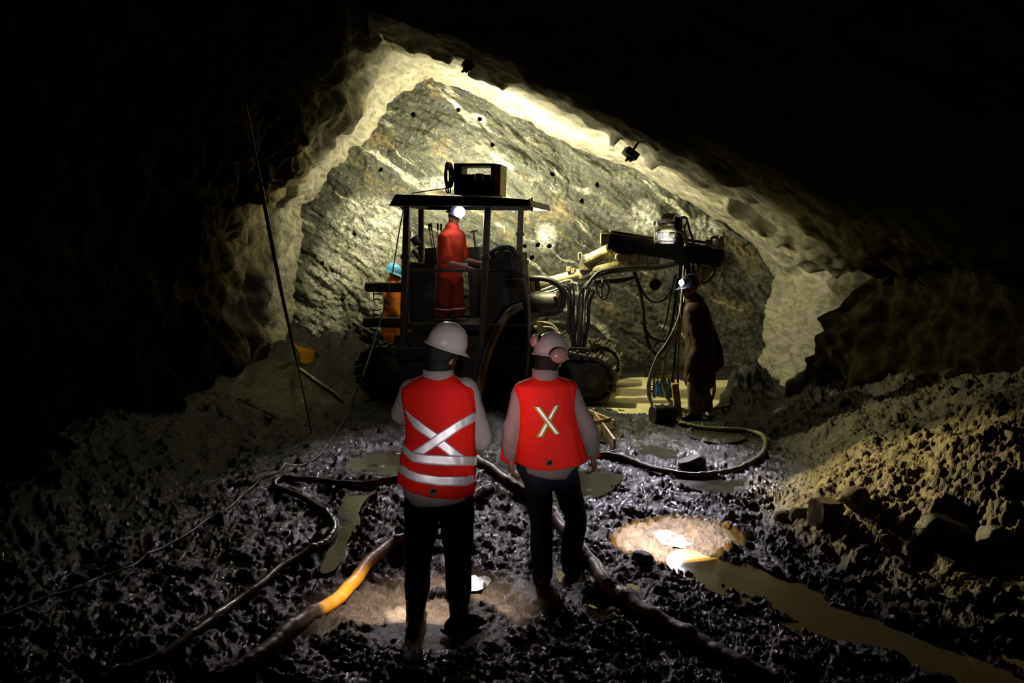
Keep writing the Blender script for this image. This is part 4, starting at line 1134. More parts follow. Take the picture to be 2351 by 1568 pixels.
# ------------------------------------------------------------- man with the wide cross
gA = G(1005, 1457); YA = gA.y + 0.02
PADS += [(G(955,1450).x, YA, 0.22), (G(1052,1457).x, YA, 0.24)]
def px2(Y): return lambda x, y, d=0.0: W(x, y, Y + d)
a_ = px2(YA)
JA = dict(pelvis=a_(1008,1120), neck=a_(1006,866), shL=a_(946,897), shR=a_(1070,893), elL=a_(922,950,.14), elR=a_(1106,1006,.03),
          wrL=a_(965,946,.38), wrR=a_(1085,1030,.27), hipL=a_(970,1150), hipR=a_(1048,1150), knL=a_(960,1292,.03), knR=a_(1052,1296,.03), anL=a_(953,1424), anR=a_(1054,1424))
zf = 0.02
JA['toL'] = Vector((JA['anL'].x + 0.01, JA['anL'].y + 0.19, zf + 0.02)); JA['toR'] = Vector((JA['anR'].x + 0.13, JA['anR'].y + 0.10, zf + 0.02))
PA = empty('person', (gA.x, YA, 0.0), 'person in white helmet and red vest with a wide silver cross and two bands', 'person')
fA, uA = Vector((0.52, 0.82, -0.24)), Vector((0.26, -0.05, 1))
hA = a_(1016, 812, .03)
build_body(PA, JA, (hA, fA, uA), [(JA['wrL'], (1,.2,.2), (0,-.2,1), (0,.9,.2), .7), (JA['wrR'], (-.7,.6,.2), (-.5,-.3,.4), (0,.4,1), .6)], 1.0)
def f(m):
    for sd in 'LR': leg_limb(m, JA, sd, 0.012, 0.95, 0.62, 0.008)
    m.limb([JA['hipL'] + Vector((0,0,.02)), JA['pelvis'], JA['hipR'] + Vector((0,0,.02))], [0.092, 0.115, 0.092], None, 16, 4)
    m.limb([JA['pelvis'] + Vector((0,0,-.02)), JA['pelvis'] + Vector((0,0,.14))], [(0.185,.125),(0.175,.12)], (1,0,0), 18, 4)
cloth_obj(PA, 'trousers', M['trou'], f, 0.012, 4, 0.004, 9)
for sd in 'LR': boot_obj(PA, JA, sd, 0.62, M['boot'], rad=0.060, sole=M['sole'])
vA = Vest([(858,974,1037),(862,968,1044),(870,950,1056),(878,934,1074),(885,923,1088),(893,919,1093),(910,920,1094),(940,925,1094),(965,931,1093),(1000,932,1091),(1030,924,1093),(1060,919,1094),(1085,915,1093),(1112,912,1091),(1150,914,1089)],
          YA, [0.055,.065,.085,.10,.112,.12,.128,.135,.14,.145,.15,.155,.158,.16,.162], 2.6, 1.3, 0.008)
zA0, zA1 = W(1000,1131,YA-.15).z, W(1005,858,YA).z
hx = [W(x, 1130, YA).x for x in (910, 930, 950, 1000, 1050, 1092)]; hz = [0.035, 0.02, 0.0, -0.027, -0.038, -0.033]
vestA = vA.mesh(PA, 'vest', M['vestA'], zA0, zA1, 64, 128, (hx, hz))
def f(m):
    torso_limb(m, JA, -0.008, scale=0.95)
    m.limb([W(1010,1144,YA), W(1006,1100,YA), W(1010,1000,YA)], [(0.180,.138),(0.196,.142),(0.18,.13)], (1,0,0), 22, 5, 0.12)
    for sd in 'LR': arm_limb(m, JA, sd, 0.010, 0.92, 1.0, 0.004)
cloth_obj(PA, 'shirt', M['shirt'], f, 0.012, 4, 0.0045, 10, (1, 1, .6))
m = MB(); q = [a_(974,862), a_(1006,860), a_(1040,862)]
cl = []
for t in np.linspace(0, 2*math.pi, 28, endpoint=False): cl.append((math.cos(t), math.sin(t)))
cc = W(1006, 862, YA)
vs = []; 
for (r, h) in [(0.079, -0.02), (0.083, 0.006), (0.080, 0.034), (0.074, 0.035), (0.074, -0.02)]:
    for c, s in cl: vs.append(cc + Vector((r*c*1.04, r*s, h - 0.012*max(0, s))))
fs = [(i*28+j, i*28+(j+1) % 28, (i+1)*28+(j+1) % 28, (i+1)*28+j) for i in range(4) for j in range(28)]
mkobj('collar', vs, fs, M['shirt'], PA, True)
vA.strip(vestA, 'reflective_tape', M['retro'], [(928,939),(946,955),(976,977),(1004,995),(1022,1012),(1046,1031),(1067,1047)], [(938,963),(953,985),(986,1008),(1002,1025),(1015,1034),(1031,1046)], 0.006, 40)
vA.strip(vestA, 'reflective_tape', M['retro'], [(944,1038),(988,1008),(1006,995),(1046,970),(1091,946)], [(974,1043),(1002,1025),(1022,1012),(1059,985),(1092,967)], 0.0085, 40)
vA.strip(vestA, 'reflective_tape', M['retro'], [(925,1019),(945,1038),(969,1043),(1026,1046),(1095,1048)], [(922,1036),(946,1060),(973,1066),(1026,1070),(1095,1068)], 0.0105, 50)
vA.strip(vestA, 'reflective_tape', M['retro'], [(915,1061),(938,1078),(959,1086),(1009,1094),(1072,1094),(1094,1088)], [(914,1083),(936,1098),(959,1108),(1009,1116),(1072,1116),(1094,1104)], 0.007, 50)
tg = vA.strip(vestA, 'garment_tag', M['tag'], [(986,1121),(1003,1122)], [(986,1136),(1003,1138)], 0.006, 6)
vA.strip(tg, 'tag_print', M['tagink'], [(990,1123),(996,1125),(1000,1123)], [(989,1134),(996,1131),(1002,1130)], 0.008, 6)
hcA = a_(1025, 795, 0.02)
helA = helmet(PA, hcA, fA, uA, M['helmA'], 0.90, 'white hard hat with a short peak')
lpA, ldA = caplamp(helA, hcA, fA, uA, 0.93)
m = MB(); fa_, ua_, sa_ = basis(fA, uA); ax_ = (sa_, fa_, ua_)
m.ball(hA - fa_*0.008 + ua_*0.01, (0.088,0.104,0.100), ax_); m.ball(hA + fa_*0.012 - ua_*0.05, (0.074,0.084,0.085), ax_)
m.limb([hA - ua_*0.05, JA['neck'] + Vector((0,0,.02)), JA['neck'] - Vector((0,0,.03))], [0.072, 0.072, 0.08], None, 16, 4)
remesh(m.build('hood', M['hair'], PA, smooth=True, auto=False), 0.009, 3)

# ------------------------------------------------------------- man with the small lime-edged cross
gB = G(1245, 1352); YB = gB.y + 0.03
b_ = px2(YB)
PADS += [(G(1245,1350).x, YB + .02, 0.2), (G(1325,1316).x, G(1325,1316).y + .02, 0.2)]
gBr = G(1326, 1318)
JB = dict(pelvis=b_(1252,1066), neck=b_(1252,862), shL=b_(1198,900), shR=b_(1306,896), elL=b_(1174,992,-.02), elR=b_(1350,986,-.02),
          wrL=b_(1172,1052,.10), wrR=b_(1362,1046,.10), hipL=b_(1234,1078), hipR=b_(1292,1078), knL=b_(1242,1205,.02), knR=b_(1322,1192,.14), anL=b_(1246,1326,.02), anR=W(1308,1294,gBr.y + .02))
JB['toL'] = Vector((JB['anL'].x - 0.03, JB['anL'].y + 0.19, 0.04)); JB['toR'] = Vector((JB['anR'].x + 0.05, JB['anR'].y + 0.17, 0.04))
PB = empty('person', (gB.x, YB, 0.0), 'person in earmuffed helmet and orange-red vest with a small lime-edged silver cross', 'person')
fB, uB = Vector((0.30, 0.92, -0.16)), Vector((0.10, 0.05, 1))
hB = b_(1260, 826, .03)
build_body(PB, JB, (hB, fB, uB), [(JB['wrL'], (0.05,.12,-1), (1,.35,0), (.2,1,0), .35), (JB['wrR'], (.12,.15,-1), (-1,.2,0), (-.2,1,0), .75)], 1.0)
def f(m):
    for sd in 'LR': leg_limb(m, JB, sd, 0.008, 0.92, 0.93, 0.016)
    m.limb([JB['hipL'], JB['pelvis'], JB['hipR']], [0.095, 0.115, 0.095], None, 16, 4)
    m.limb([JB['pelvis'] + Vector((0,0,-.03)), JB['pelvis'] + Vector((0,0,.14))], [(0.175,.12),(0.165,.115)], (1,0,0), 18, 4)
cloth_obj(PB, 'trousers', M['jean'], f, 0.012, 4, 0.004, 9)
for sd in 'LR': boot_obj(PB, JB, sd, 0.28, M['boot'], rad=0.058)
vB = Vest([(862,1228,1276),(867,1218,1288),(872,1206,1306),(877,1192,1319),(883,1181,1325),(895,1180,1326),(920,1187,1322),(945,1191,1320),(975,1190,1328),(1007,1188,1337),(1035,1185,1344),(1062,1182,1351),(1090,1182,1352)],
          YB, [0.055,.065,.08,.095,.108,.118,.13,.14,.148,.155,.162,.168,.17], 2.5, 5.1, 0.009)
zB0, zB1 = W(1265,1072,YB-.15).z, W(1252,862,YB).z
hx = [W(x, 1070, YB).x for x in (1182, 1200, 1225, 1263, 1311, 1352)]; hz = [0.01, 0.0, -0.016, -0.020, -0.002, 0.012]
vestB = vB.mesh(PB, 'vest', M['vestB'], zB0, zB1, 64, 128, (hx, hz))
def flap(rows, name='vest_front_panel'):
    """loose open front edge of the vest, swinging past the arm: rows of (px0, px1, py, depth0, depth1)"""
    vs, fs = [], []; n = len(rows); m_ = 8
    for lay in (0.0, 0.006):
        for (x0, x1, y, d0, d1) in rows:
            for j in range(m_+1):
                t = j/m_; p = W(x0+(x1-x0)*t, y, YB + d0+(d1-d0)*t); p.y += lay + 0.012*math.sin(5*t + y*0.05); vs.append(p)
    A = n*(m_+1)
    for k in range(2):
        for i in range(n-1):
            for j in range(m_):
                q = (k*A+i*(m_+1)+j, k*A+i*(m_+1)+j+1, k*A+(i+1)*(m_+1)+j+1, k*A+(i+1)*(m_+1)+j); fs.append(q)
    rim = [j for j in range(m_+1)] + [i*(m_+1)+m_ for i in range(1, n)] + [(n-1)*(m_+1)+j for j in range(m_-1, -1, -1)] + [i*(m_+1) for i in range(n-2, 0, -1)]
    for i in range(len(rim)):
        a, b = rim[i], rim[(i+1) % len(rim)]; fs.append((a, b, A+b, A+a))
    o = mkobj(name, vs, fs, M['vestB'], vestB, True); fixn(o)
flap([(1168,1200,940,.14,.12),(1160,1200,965,.17,.13),(1154,1200,1000,.20,.13),(1150,1200,1035,.21,.13),(1149,1200,1056,.21,.13),(1162,1200,1066,.20,.13)])
flap([(1330,1352,985,.13,.14),(1336,1366,1010,.13,.16),(1340,1376,1033,.13,.18),(1344,1379,1050,.13,.19),(1348,1368,1056,.13,.17)])
def f(m):
    torso_limb(m, JB, -0.008, scale=0.93)
    m.limb([W(1252,1084,YB), W(1258,1045,YB), W(1256,960,YB)], [(0.165,.13),(0.195,.14),(0.18,.125)], (1,0,0), 22, 5, 0.15)
    for sd in 'LR': arm_limb(m, JB, sd, 0.006, 0.78, 0.95, 0.012)
cloth_obj(PB, 'shirt', M['shirt'], f, 0.012, 4, 0.0045, 10, (1, 1, .6))
cc = W(1252, 862, YB); vs = []
for (r, h) in [(0.079, -0.02), (0.083, 0.008), (0.080, 0.045), (0.074, 0.046), (0.074, -0.02)]:
    for c, s in cl: vs.append(cc + Vector((r*c*1.0, r*s, h - 0.012*max(0, s))))
mkobj('collar', vs, fs_c := [(i*28+j, i*28+(j+1) % 28, (i+1)*28+(j+1) % 28, (i+1)*28+j) for i in range(4) for j in range(28)], M['shirt'], PB, True)
def bar(tl, tr, br, bl, off, mat, f0=0.0, f1=1.0, nm='reflective_tape'):
    L = lambda p, q, t: (p[0]+(q[0]-p[0])*t, p[1]+(q[1]-p[1])*t)
    return vB.strip(vestB, nm, mat, [L(tl, tr, f0), L(bl, br, f0)], [L(tl, tr, f1), L(bl, br, f1)], off, 24, 4)
bar((1272.5,930.5),(1285.5,929),(1247,1004),(1229.5,1004), 0.006, M['limetape'], 0, 1, 'lime_tape'); bar((1272.5,930.5),(1285.5,929),(1247,1004),(1229.5,1004), 0.009, M['retro'], .24, .76)
bar((1223.6,933.6),(1240.5,933),(1288,997),(1273,998.5), 0.012, M['limetape'], 0, 1, 'lime_tape'); bar((1223.6,933.6),(1240.5,933),(1288,997),(1273,998.5), 0.015, M['retro'], .22, .78)
tg = vB.strip(vestB, 'garment_tag', M['tag'], [(1254,1056.5),(1268,1056)], [(1254,1070),(1269,1069)], 0.006, 6)
vB.strip(tg, 'tag_print', M['tagink'], [(1257,1063),(1261,1060),(1266,1057)], [(1257,1067),(1262,1066),(1267,1064)], 0.008, 6)
hcB = b_(1264, 813, 0.02)
helB = helmet(PB, hcB, fB, uB, M['helmA'], 0.93, 'white hard hat fitted with pink earmuffs')
lpB, ldB = caplamp(helB, hcB, fB, uB, 0.93)
for (x, y, d, nrm, rr) in [(1231,783,.0,(-.93,-.25,.2),(.040,.040,.024)),(1282,816,-.10,(.35,-.93,.08),(.056,.048,.030))]:
    n_ = Vector(nrm).normalized(); c = b_(x, y, d); aa, bb = frame_of(n_)
    q = MB(); q.ball(c + n_*0.012, (rr[1], rr[0], rr[2]), (aa, bb, n_), 20, 12); mu = q.build('earmuff', M['muff'], helB, smooth=True, auto=False)
    q = MB(); pts = [c - n_*0.012 + (aa*rr[1]*math.cos(t) + bb*rr[0]*math.sin(t))*0.88 for t in np.linspace(0, 2*math.pi, 20, endpoint=False)]; q.tube(pts, 0.011, 8, 1, closed=True); q.build('ear_cushion', M['blackp'], mu, smooth=True, auto=False)
    q = MB(); q.tube([c, c.lerp(hcB + Vector((0,0,.05)), .4) + n_*0.03, c.lerp(hcB + Vector((0,0,.04)), .62)], 0.006, 8, 5); q.build('earmuff_arm', M['blackp'], mu, smooth=True, auto=False)
m = MB(); fb, ub, sb = basis(fB, uB); m.ball(hB - fb*0.02 + ub*0.01, (0.086,0.098,0.085), (sb, fb, ub)); m.ball(hB - fb*0.045 - ub*0.045, (0.074,0.060,0.055), (sb, fb, ub)); remesh(m.build('hair', M['hair'], PB, smooth=True, auto=False), 0.008, 2)

# ------------------------------------------------------------- rig operator, in profile under the canopy
OV = 0.78
o_ = lambda x, y, d=0.0: R(x, y, OV + d)
fo = (U*0.80 - N*0.42 - Zv*0.30).normalized(); uo = (U*0.25 + Zv)
JO = dict(pelvis=o_(1032,632), neck=o_(1038,525), shL=o_(1055,543,.15), shR=o_(1021,547,-.15), elR=o_(1024,600,-.20), elL=o_(1062,594,.17), wrR=o_(1074,614,-.14), wrL=o_(1098,602,.12),
          hipL=o_(1044,640,.08), hipR=o_(1022,640,-.08), knL=o_(1049,690,.09), knR=o_(1019,690,-.09), anL=o_(1051,738,.09), anR=o_(1017,738,-.09))
zd = R(1034,743,0.08).z + 0.004
for sd in 'LR': JO['an'+sd].z = zd + 0.085; JO['to'+sd] = Vector((JO['an'+sd].x, JO['an'+sd].y, zd + 0.03)) + U*0.19
bo = R(1034, 744, OV)
PO = empty('person', (bo.x, bo.y, zd), 'person in orange-red T-shirt with a lit headlamp at the controls under the canopy', 'person')
hO = o_(1042, 499)
build_body(PO, JO, (hO, fo, uo), [(JO['wrR'], U*1 - N*.1 - Zv*.25, -Zv + U*.1, N, .55), (JO['wrL'], U*1 - Zv*.1, -Zv, -N, .6)], 1.0, 0.012)
def f(m):
    torso_limb(m, JO, 0.03, scale=1.08)
    for sd in 'LR':
        s, e = JO['sh'+sd], JO['el'+sd]; m.limb([s, s.lerp(e, .5), s.lerp(e, .82)], [0.085, 0.085, 0.09], None, 14, 4)
    m.limb([JO['pelvis'] - Zv*0.03, JO['pelvis'] + Zv*0.12], [(.195,.17),(.19,.16)], U*.5+N, 18, 4, 0.2)
cloth_obj(PO, 'shirt', M['opshirt'], f, 0.013, 3, 0.006, 8)
def f(m):
    for sd in 'LR':
        leg_limb(m, JO, sd, 0.024, 1.05, 0.90, 0.04)
    m.limb([JO['hipL'], JO['pelvis'], JO['hipR']], [0.10, 0.13, 0.10], None, 16, 4)
tro = cloth_obj(PO, 'trousers', M['optrou'], f, 0.013, 3, 0.006, 8)
for sd in 'LR':
    q = MB(); k_, a = JO['kn'+sd], JO['an'+sd]; c = k_.lerp(a, .60); d = k_.lerp(a, .70); q.cyl(c, d, 0.118, 0.122, n=24, cap=False); q.cyl(d, c, 0.114, 0.112, n=24, cap=False); q.build('reflective_cuff', M['retro'], tro, smooth=True, auto=False)
    boot_obj(PO, JO, sd, 0.25, M['boot'])
hcO = hO + basis(fo, uo)[1]*0.055
helO = helmet(PO, hcO, fo, uo, M['helmK'], 0.95, 'dark helmet with a shining headlamp')
lpO, ldO = caplamp(helO, hcO, fo - N*0.9, uo, 1.0)
ldO = (Vector((-0.1, -1, -0.12))).normalized()
m = MB(); m.cyl(lpO - ldO*0.02, lpO + ldO*0.006, 0.075, n=24); m.ball(lpO + ldO*0.004, (0.075, 0.075, 0.03), (U, Zv, N)); m.build('lamp_lens', M['lampW'], helO, smooth=True)

# ------------------------------------------------------------- man in the dark parka beside the pool
gP = G(1600, 962); YP = gP.y + 0.02
p_ = px2(YP)
PADS += [(gP.x, YP, 0.35)]
fp, up_ = Vector((-0.93, -0.36, -0.12)), Vector((-0.08, 0, 1))
JP = dict(pelvis=p_(1606,815), neck=p_(1596,694), shL=p_(1590,716,-.17), shR=p_(1612,716,.17), elL=p_(1606,792,-.24), elR=p_(1640,792,.16), wrL=p_(1588,850,-.22), wrR=p_(1648,832,.05),
          hipL=p_(1600,824,-.09), hipR=p_(1614,824,.09), knL=p_(1592,890,-.10), knR=p_(1612,890,.08), anL=p_(1597,946,-.05), anR=p_(1622,944,.10))
for sd in 'LR': JP['to'+sd] = Vector((JP['an'+sd].x, JP['an'+sd].y, 0.035)) + Vector((-0.17, -0.06, 0))
JP['toR'] = Vector((JP['anR'].x, JP['anR'].y, 0.035)) + Vector((0.02, -0.18, 0))
for sd in 'LR': JP['an'+sd].z = 0.10
PP = empty('person', (gP.x, YP, 0), 'person in long dark parka with a lit headlamp, standing by the pool in profile', 'person')
hP = p_(1584, 664)
build_body(PP, JP, (hP, fp, up_), [(JP['wrL'], (-.1,-.1,-1), (.3,.9,0), (-1,0,0), .4), (JP['wrR'], (-.3,-.4,-1), (0,-1,.2), (-1,0,0), .5)], 1.0, 0.011)
def f(m):
    ax = Vector((0.13, 1, 0)).normalized()
    torso_limb(m, JP, 0.03)
    m.limb([p_(1606,868), p_(1607,830), p_(1606,770), p_(1602,720)], [(.26,.185),(.25,.175),(.235,.165),(.20,.14)], ax, 24, 6)
    arm_limb(m, JP, 'L', 0.03, 1.0, 1.0, 0.012); arm_limb(m, JP, 'R', 0.03, 1.0, 1.0, 0.012)
    m.limb([p_(1596,700), p_(1590,686)], [0.10, 0.085], None, 16, 4)
par = cloth_obj(PP, 'parka', M['parka'], f, 0.014, 3, 0.010, 6, (1, 1, .45))
def f(m):
    for sd in 'LR': leg_limb(m, JP, sd, 0.012, 0.95, 0.95, 0.03)
cloth_obj(PP, 'trousers', M['mudtrou'], f, 0.013, 3, 0.006, 8)
for sd in 'LR': boot_obj(PP, JP, sd, 0.22, M['boot'])
hcP = hP + Vector((0, 0, .05))
helP = helmet(PP, hcP, fp, up_, M['helmK'], 0.93, 'dark helmet with a shining headlamp')
lpP, ldP = caplamp(helP, hcP, fp - Vector((0, .5, 0)), up_, 0.93)
m = MB(); m.ball(lpP, (0.034, 0.034, 0.034)); m.build('lamp_lens', M['lampW'], helP, smooth=True)
q = MB(); c = p_(1590, 852, -.27); q.box(c, (0.075, 0.02, 0.26), (Vector((1,.1,0)).normalized(), Vector((-.1,1,0)).normalized(), Vector((.16,0,1)).normalized()), 0.006); q.build('pale_pocket_patch', M['card'], par)

# ------------------------------------------------------------- helmeted man behind the rig
YW = R(900, 700, 2.25).y
w_ = px2(YW)
fw, uw = Vector((0.9, -0.25, -0.35)), Vector((0.30, 0, 1))
zw_ = 0.0
JW = dict(pelvis=w_(896,752), neck=w_(902,646), shL=w_(898,662,.16), shR=w_(900,662,-.16), elL=w_(912,715,.18), elR=w_(908,718,-.2), wrL=w_(935,735,.15), wrR=w_(934,742,-.12),
          hipL=w_(896,768,.09), hipR=w_(894,768,-.09), knL=w_(900,835,.09), knR=w_(896,835,-.09), anL=w_(896,890,.09), anR=w_(892,890,-.09))
for sd in 'LR':
    JW['an'+sd].z = 0.09; JW['kn'+sd].z = (JW['hip'+sd].z + 0.09)/2; JW['to'+sd] = Vector((JW['an'+sd].x + 0.19, JW['an'+sd].y, 0.035))
PADS += [(JW['anL'].x, YW, 0.4)]
PW = empty('person', (JW['pelvis'].x, YW, 0), 'person in blue helmet and orange jacket half hidden behind the drilling rig', 'person')
hW = w_(907, 632)
build_body(PW, JW, (hW, fw, uw), [(JW['wrL'], (1,0,-.1), (0,0,-1), (0,-1,0), .5), (JW['wrR'], (1,0,-.1), (0,0,-1), (0,1,0), .5)], 1.0, 0.013)
def f(m):
    torso_limb(m, JW, 0.022)
    for sd in 'LR': arm_limb(m, JW, sd, 0.022, 0.95, 1.0, 0.006)
    m.limb([JW['pelvis'] - Vector((0,0,.05)), JW['pelvis'] + Vector((0,0,.12))], [(.18,.15),(.18,.15)], (0,1,0), 18, 4)
jk = cloth_obj(PW, 'jacket', M['hivis'], f, 0.014, 3, 0.008, 8)
def f(m):
    for sd in 'LR': leg_limb(m, JW, sd, 0.012, 0.95, 0.95, 0.02)
cloth_obj(PW, 'trousers', M['hivis'], f, 0.014, 3, 0.006, 8)
for sd in 'LR': boot_obj(PW, JW, sd, 0.22, M['boot'])
q = MB()
for v_ in (-.13, .13):
    q.tube([w_(893,660,v_-.02*np.sign(v_)), w_(884,690,v_), w_(890,720,v_), w_(905,724,v_)], 0.022, 8, 5)
q.tube([w_(884,735,-.16), w_(905,737,-.18), w_(922,735,-.10)], 0.028, 8, 5); q.tube([w_(885,690,-.19), w_(900,705,-.2), w_(914,716,-.16)], 0.014, 8, 5)
q.build('harness', M['strap'], jk, smooth=True, auto=False)
hcW = w_(903, 624) 
helmet(PW, hcW, fw, uw, M['helmB'], 0.97, 'sky blue hard hat')
def fz1(x, y): return float(floor_h(np.array([x]), np.array([y]), False)[0])
def fz2(x, y): return float(floor_h(np.array([x]), np.array([y]), True)[0])
def GF(px, py, dz=0.0):
    """point on the uneven floor seen at a pixel"""
    z = 0.0
    for _ in range(6):
        p = G(px, py, z); z = 0.5 * z + 0.5 * fz2(p.x, p.y)
    p = G(px, py, z); p.z = z + dz
    return p
NYF, NXF = 780, 820
yy = 0.9 * (15.4 / 0.9) ** np.linspace(0, 1, NYF)
hw = np.minimum(0.64 * yy + 1.0, 5.7)
YY = np.repeat(yy[:, None], NXF, 1); XX = np.linspace(-1, 1, NXF)[None, :] * hw[:, None] + 0.3 * sstep(8, 12, YY)
HH = floor_h(XX, YY)
xr = np.interp(YY, TOE_R[:, 0], TOE_R[:, 1])
dry = np.clip(sstep(-0.1, 0.5, XX - xr) * sstep(10.5, 8.5, YY), 0, 1)
lit_mud = np.exp(-(((XX - G(985, 1390).x) / 0.85) ** 2 + ((YY - G(985, 1390).y) / 0.5) ** 2)) + np.exp(-(((XX - G(1540, 1245).x) / 0.5) ** 2 + ((YY - G(1540, 1245).y) / 0.5) ** 2)) + 0.6 * np.exp(-(((XX - G(1540, 1335).x) / 0.7) ** 2 + ((YY - G(1540, 1335).y) / 0.16) ** 2))  # paler mud painted into the cap-lamp pools of light and a strip nearby
def floor_mat():
    t = NT('wet_mud')
    n1 = t.noise(2.5, 6, 0.6); n2 = t.noise(16, 5, 0.65)
    wet = t.ramp(n1, [(0.3, (0.003, 0.0025, 0.0023)), (0.55, (0.006, 0.005, 0.0045)), (0.8, (0.014, 0.011, 0.009))])
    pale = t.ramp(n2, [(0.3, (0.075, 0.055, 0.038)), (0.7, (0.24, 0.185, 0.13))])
    dryc = t.ramp(n2, [(0.28, (0.06, 0.05, 0.028)), (0.7, (0.36, 0.30, 0.165))])
    c = t.mix(t.math('MULTIPLY', t.attr('lit_mud'), t.ramp(n1, [(0.3, 0.6), (0.6, 1.0)]), True), wet, pale)
    c = t.mix(t.math('MULTIPLY', t.attr('dry'), t.ramp(t.noise(1.6, 4), [(0.3, 0.35), (0.5, 1.0)]), True), c, dryc)
    r = t.ramp(t.noise(7, 4, 0.6), [(0.36, 0.12), (0.5, 0.20), (0.66, 0.34)])
    r = t.mix(t.attr('dry'), r, (0.7, 0.7, 0.7))
    r = t.mix(t.math('MULTIPLY', t.attr('lit_mud'), 0.8, True), r, (0.5, 0.5, 0.5))
    b = t.bump(t.noise(26, 7, 0.7), 0.9, 0.04)
    b = t.bump(t.noise(90, 4, 0.7), 0.7, 0.010, b)
    return t.fin(c, r, None, b, 0.6)
flo = grid_obj('floor', np.stack([XX, YY, HH], -1), floor_mat(), {'dry': dry, 'lit_mud': lit_mud})

def water_mat(name, deep, rough=0.06):
    t = NT(name)
    c = t.mix(t.noise(2.0, 4), [x * 0.8 for x in deep], [x * 1.2 for x in deep])
    b = t.bump(t.noise(9, 3), 0.04, 0.02)
    return t.fin(c, t.ramp(t.noise(5, 3), [(0.3, rough), (0.7, rough * 1.8)]), None, b, 0.5)
WAT_BROWN = water_mat('brown_water', (0.25, 0.195, 0.08))
WAT_PALE = water_mat('silty_water', (0.62, 0.57, 0.32), 0.15)
WAT_DARK = water_mat('dark_water', (0.045, 0.042, 0.028), 0.1)
WLAB = {
 'canal': ('muddy_water_channel', 'long brown muddy water channel along the foot of the right bank', 'puddle', WAT_BROWN),
 'back': ('flooded_pool', 'pale silty pool flooding the foot of the rock face', 'pool', WAT_PALE),
 'mid': ('muddy_puddle', 'murky puddle behind the legs of the man with the small yellow-edged cross', 'puddle', WAT_DARK),
 'rut': ('muddy_puddle', 'narrow water-filled rut between thick hose and water channel', 'puddle', WAT_BROWN),
 'left': ('muddy_puddle', 'olive puddle left of the man with the wide cross, above the looped black hose', 'puddle', WAT_DARK),
 'seepA': ('muddy_puddle', 'shiny puddle just below the right-hand hose loop', 'puddle', WAT_DARK),
 'seepB': ('muddy_puddle', 'small round puddle in the mud below the hose loop and its wide puddle', 'puddle', WAT_DARK),
 'seepC': ('muddy_puddle', 'shallow puddle inside the right-hand hose loop beside the dark stone', 'puddle', WAT_DARK),
 'seepD': ('muddy_puddle', 'thin puddle at the far end inside the right-hand hose loop', 'puddle', WAT_DARK),
 'green': ('muddy_puddle', 'greenish wet rill running between black hose loop and orange hose', 'puddle', WAT_DARK),
 'spot': ('muddy_puddle', 'bright puddle inside the round patch of lamp light', 'puddle', WAT_DARK),
 'hollow': ('muddy_puddle', 'broken puddle beside the boots of the right-hand man', 'puddle', WAT_DARK),
 'trickle': ('muddy_puddle', 'narrow trickle on the mud right of the round lamp patch', 'puddle', WAT_DARK),
 'glint': ('muddy_puddle', 'brightly lit puddle under the pale planks', 'puddle', WAT_DARK),
 'step': ('muddy_puddle', 'tiny pale puddle between the two men in vests', 'puddle', WAT_DARK),
}
for k, poly in PUDW.items():
    nm, lb, ct, mt = WLAB[k]
    c = poly.mean(0)
    dirv = poly - c; L = np.linalg.norm(dirv, axis=1)[:, None]
    grow = 0.22 if k in ('canal', 'back') else 0.10
    P = poly + dirv / (L + 1e-6) * grow
    n = len(P); vs = [(c[0], c[1], 0.0)] + [(p[0], p[1], 0.0) for p in P]
    if k in ('canal', 'back'):                        # concave outline: let bmesh fill it
        bm = bmesh.new(); bv = [bm.verts.new((p[0], p[1], 0.0)) for p in poly]
        f = bm.faces.new(bv)
        ext = bmesh.ops.inset_region(bm, faces=[f], thickness=0.0)
        bmesh.ops.triangulate(bm, faces=bm.faces[:])
        bm.verts.ensure_lookup_table(); bm.verts.index_update()
        # rim skirt outwards
        vs = [tuple(v.co) for v in bm.verts]; fs = [tuple(v.index for v in q.verts) for q in bm.faces]
        bm.free(); b = len(vs)
        nx_ = np.roll(poly, -1, 0) - np.roll(poly, 1, 0); nn = np.stack([nx_[:, 1], -nx_[:, 0]], 1); nn /= np.linalg.norm(nn, axis=1)[:, None] + 1e-9
        area = 0.5 * np.sum(poly[:, 0] * np.roll(poly[:, 1], -1) - np.roll(poly[:, 0], -1) * poly[:, 1])
        if area < 0: nn = -nn
        rim = poly + nn * 0.16
        vs += [(p[0], p[1], 0.0) for p in poly] + [(p[0], p[1], 0.0) for p in rim]
        fs += [(b + i, b + (i + 1) % n, b + n + (i + 1) % n, b + n + i) for i in range(n)]
    else:
        fs = [(0, 1 + i, 1 + (i + 1) % n) for i in range(n)]
    o = mkobj(nm, vs, fs, mt, None, True, (c[0], c[1], 0.0))
    fixn(o)
    me = o.data
    if me.polygons[0].normal.z < 0: me.flip_normals()
    tag(o, lb, ct, None)
# ================================================================== HOSES, CABLES, PROPS ON THE MUD
def lay(pts, r, lift=0.0, sub=6, dense=10):
    """pixel polyline -> points resting on the mud"""
    P = [GF(*p) if len(p) == 2 else W(*p) for p in pts]
    Q = spline(P, dense)
    zs = [max(0.0, fz2(p.x, p.y)) + r * 0.75 + lift for p in Q]
    n = len(zs); sm = []
    for i in range(n):
        a = zs[max(0, i-4):i+5]; sm.append(max(sum(a)/len(a), zs[i]*0.6 + 0.4*sum(a)/len(a)))
    return [Vector((p.x, p.y, z)) for p, z in zip(Q, sm)]
def ground_hose(name, pts, r, mat, label, cat, n=14, wob=0.05):
    b = MB(); b.tube(lay(pts, r), r, n, 1, wob=wob)
    o = b.build(name, mat, None, smooth=True, auto=False); return tag(o, label, cat)

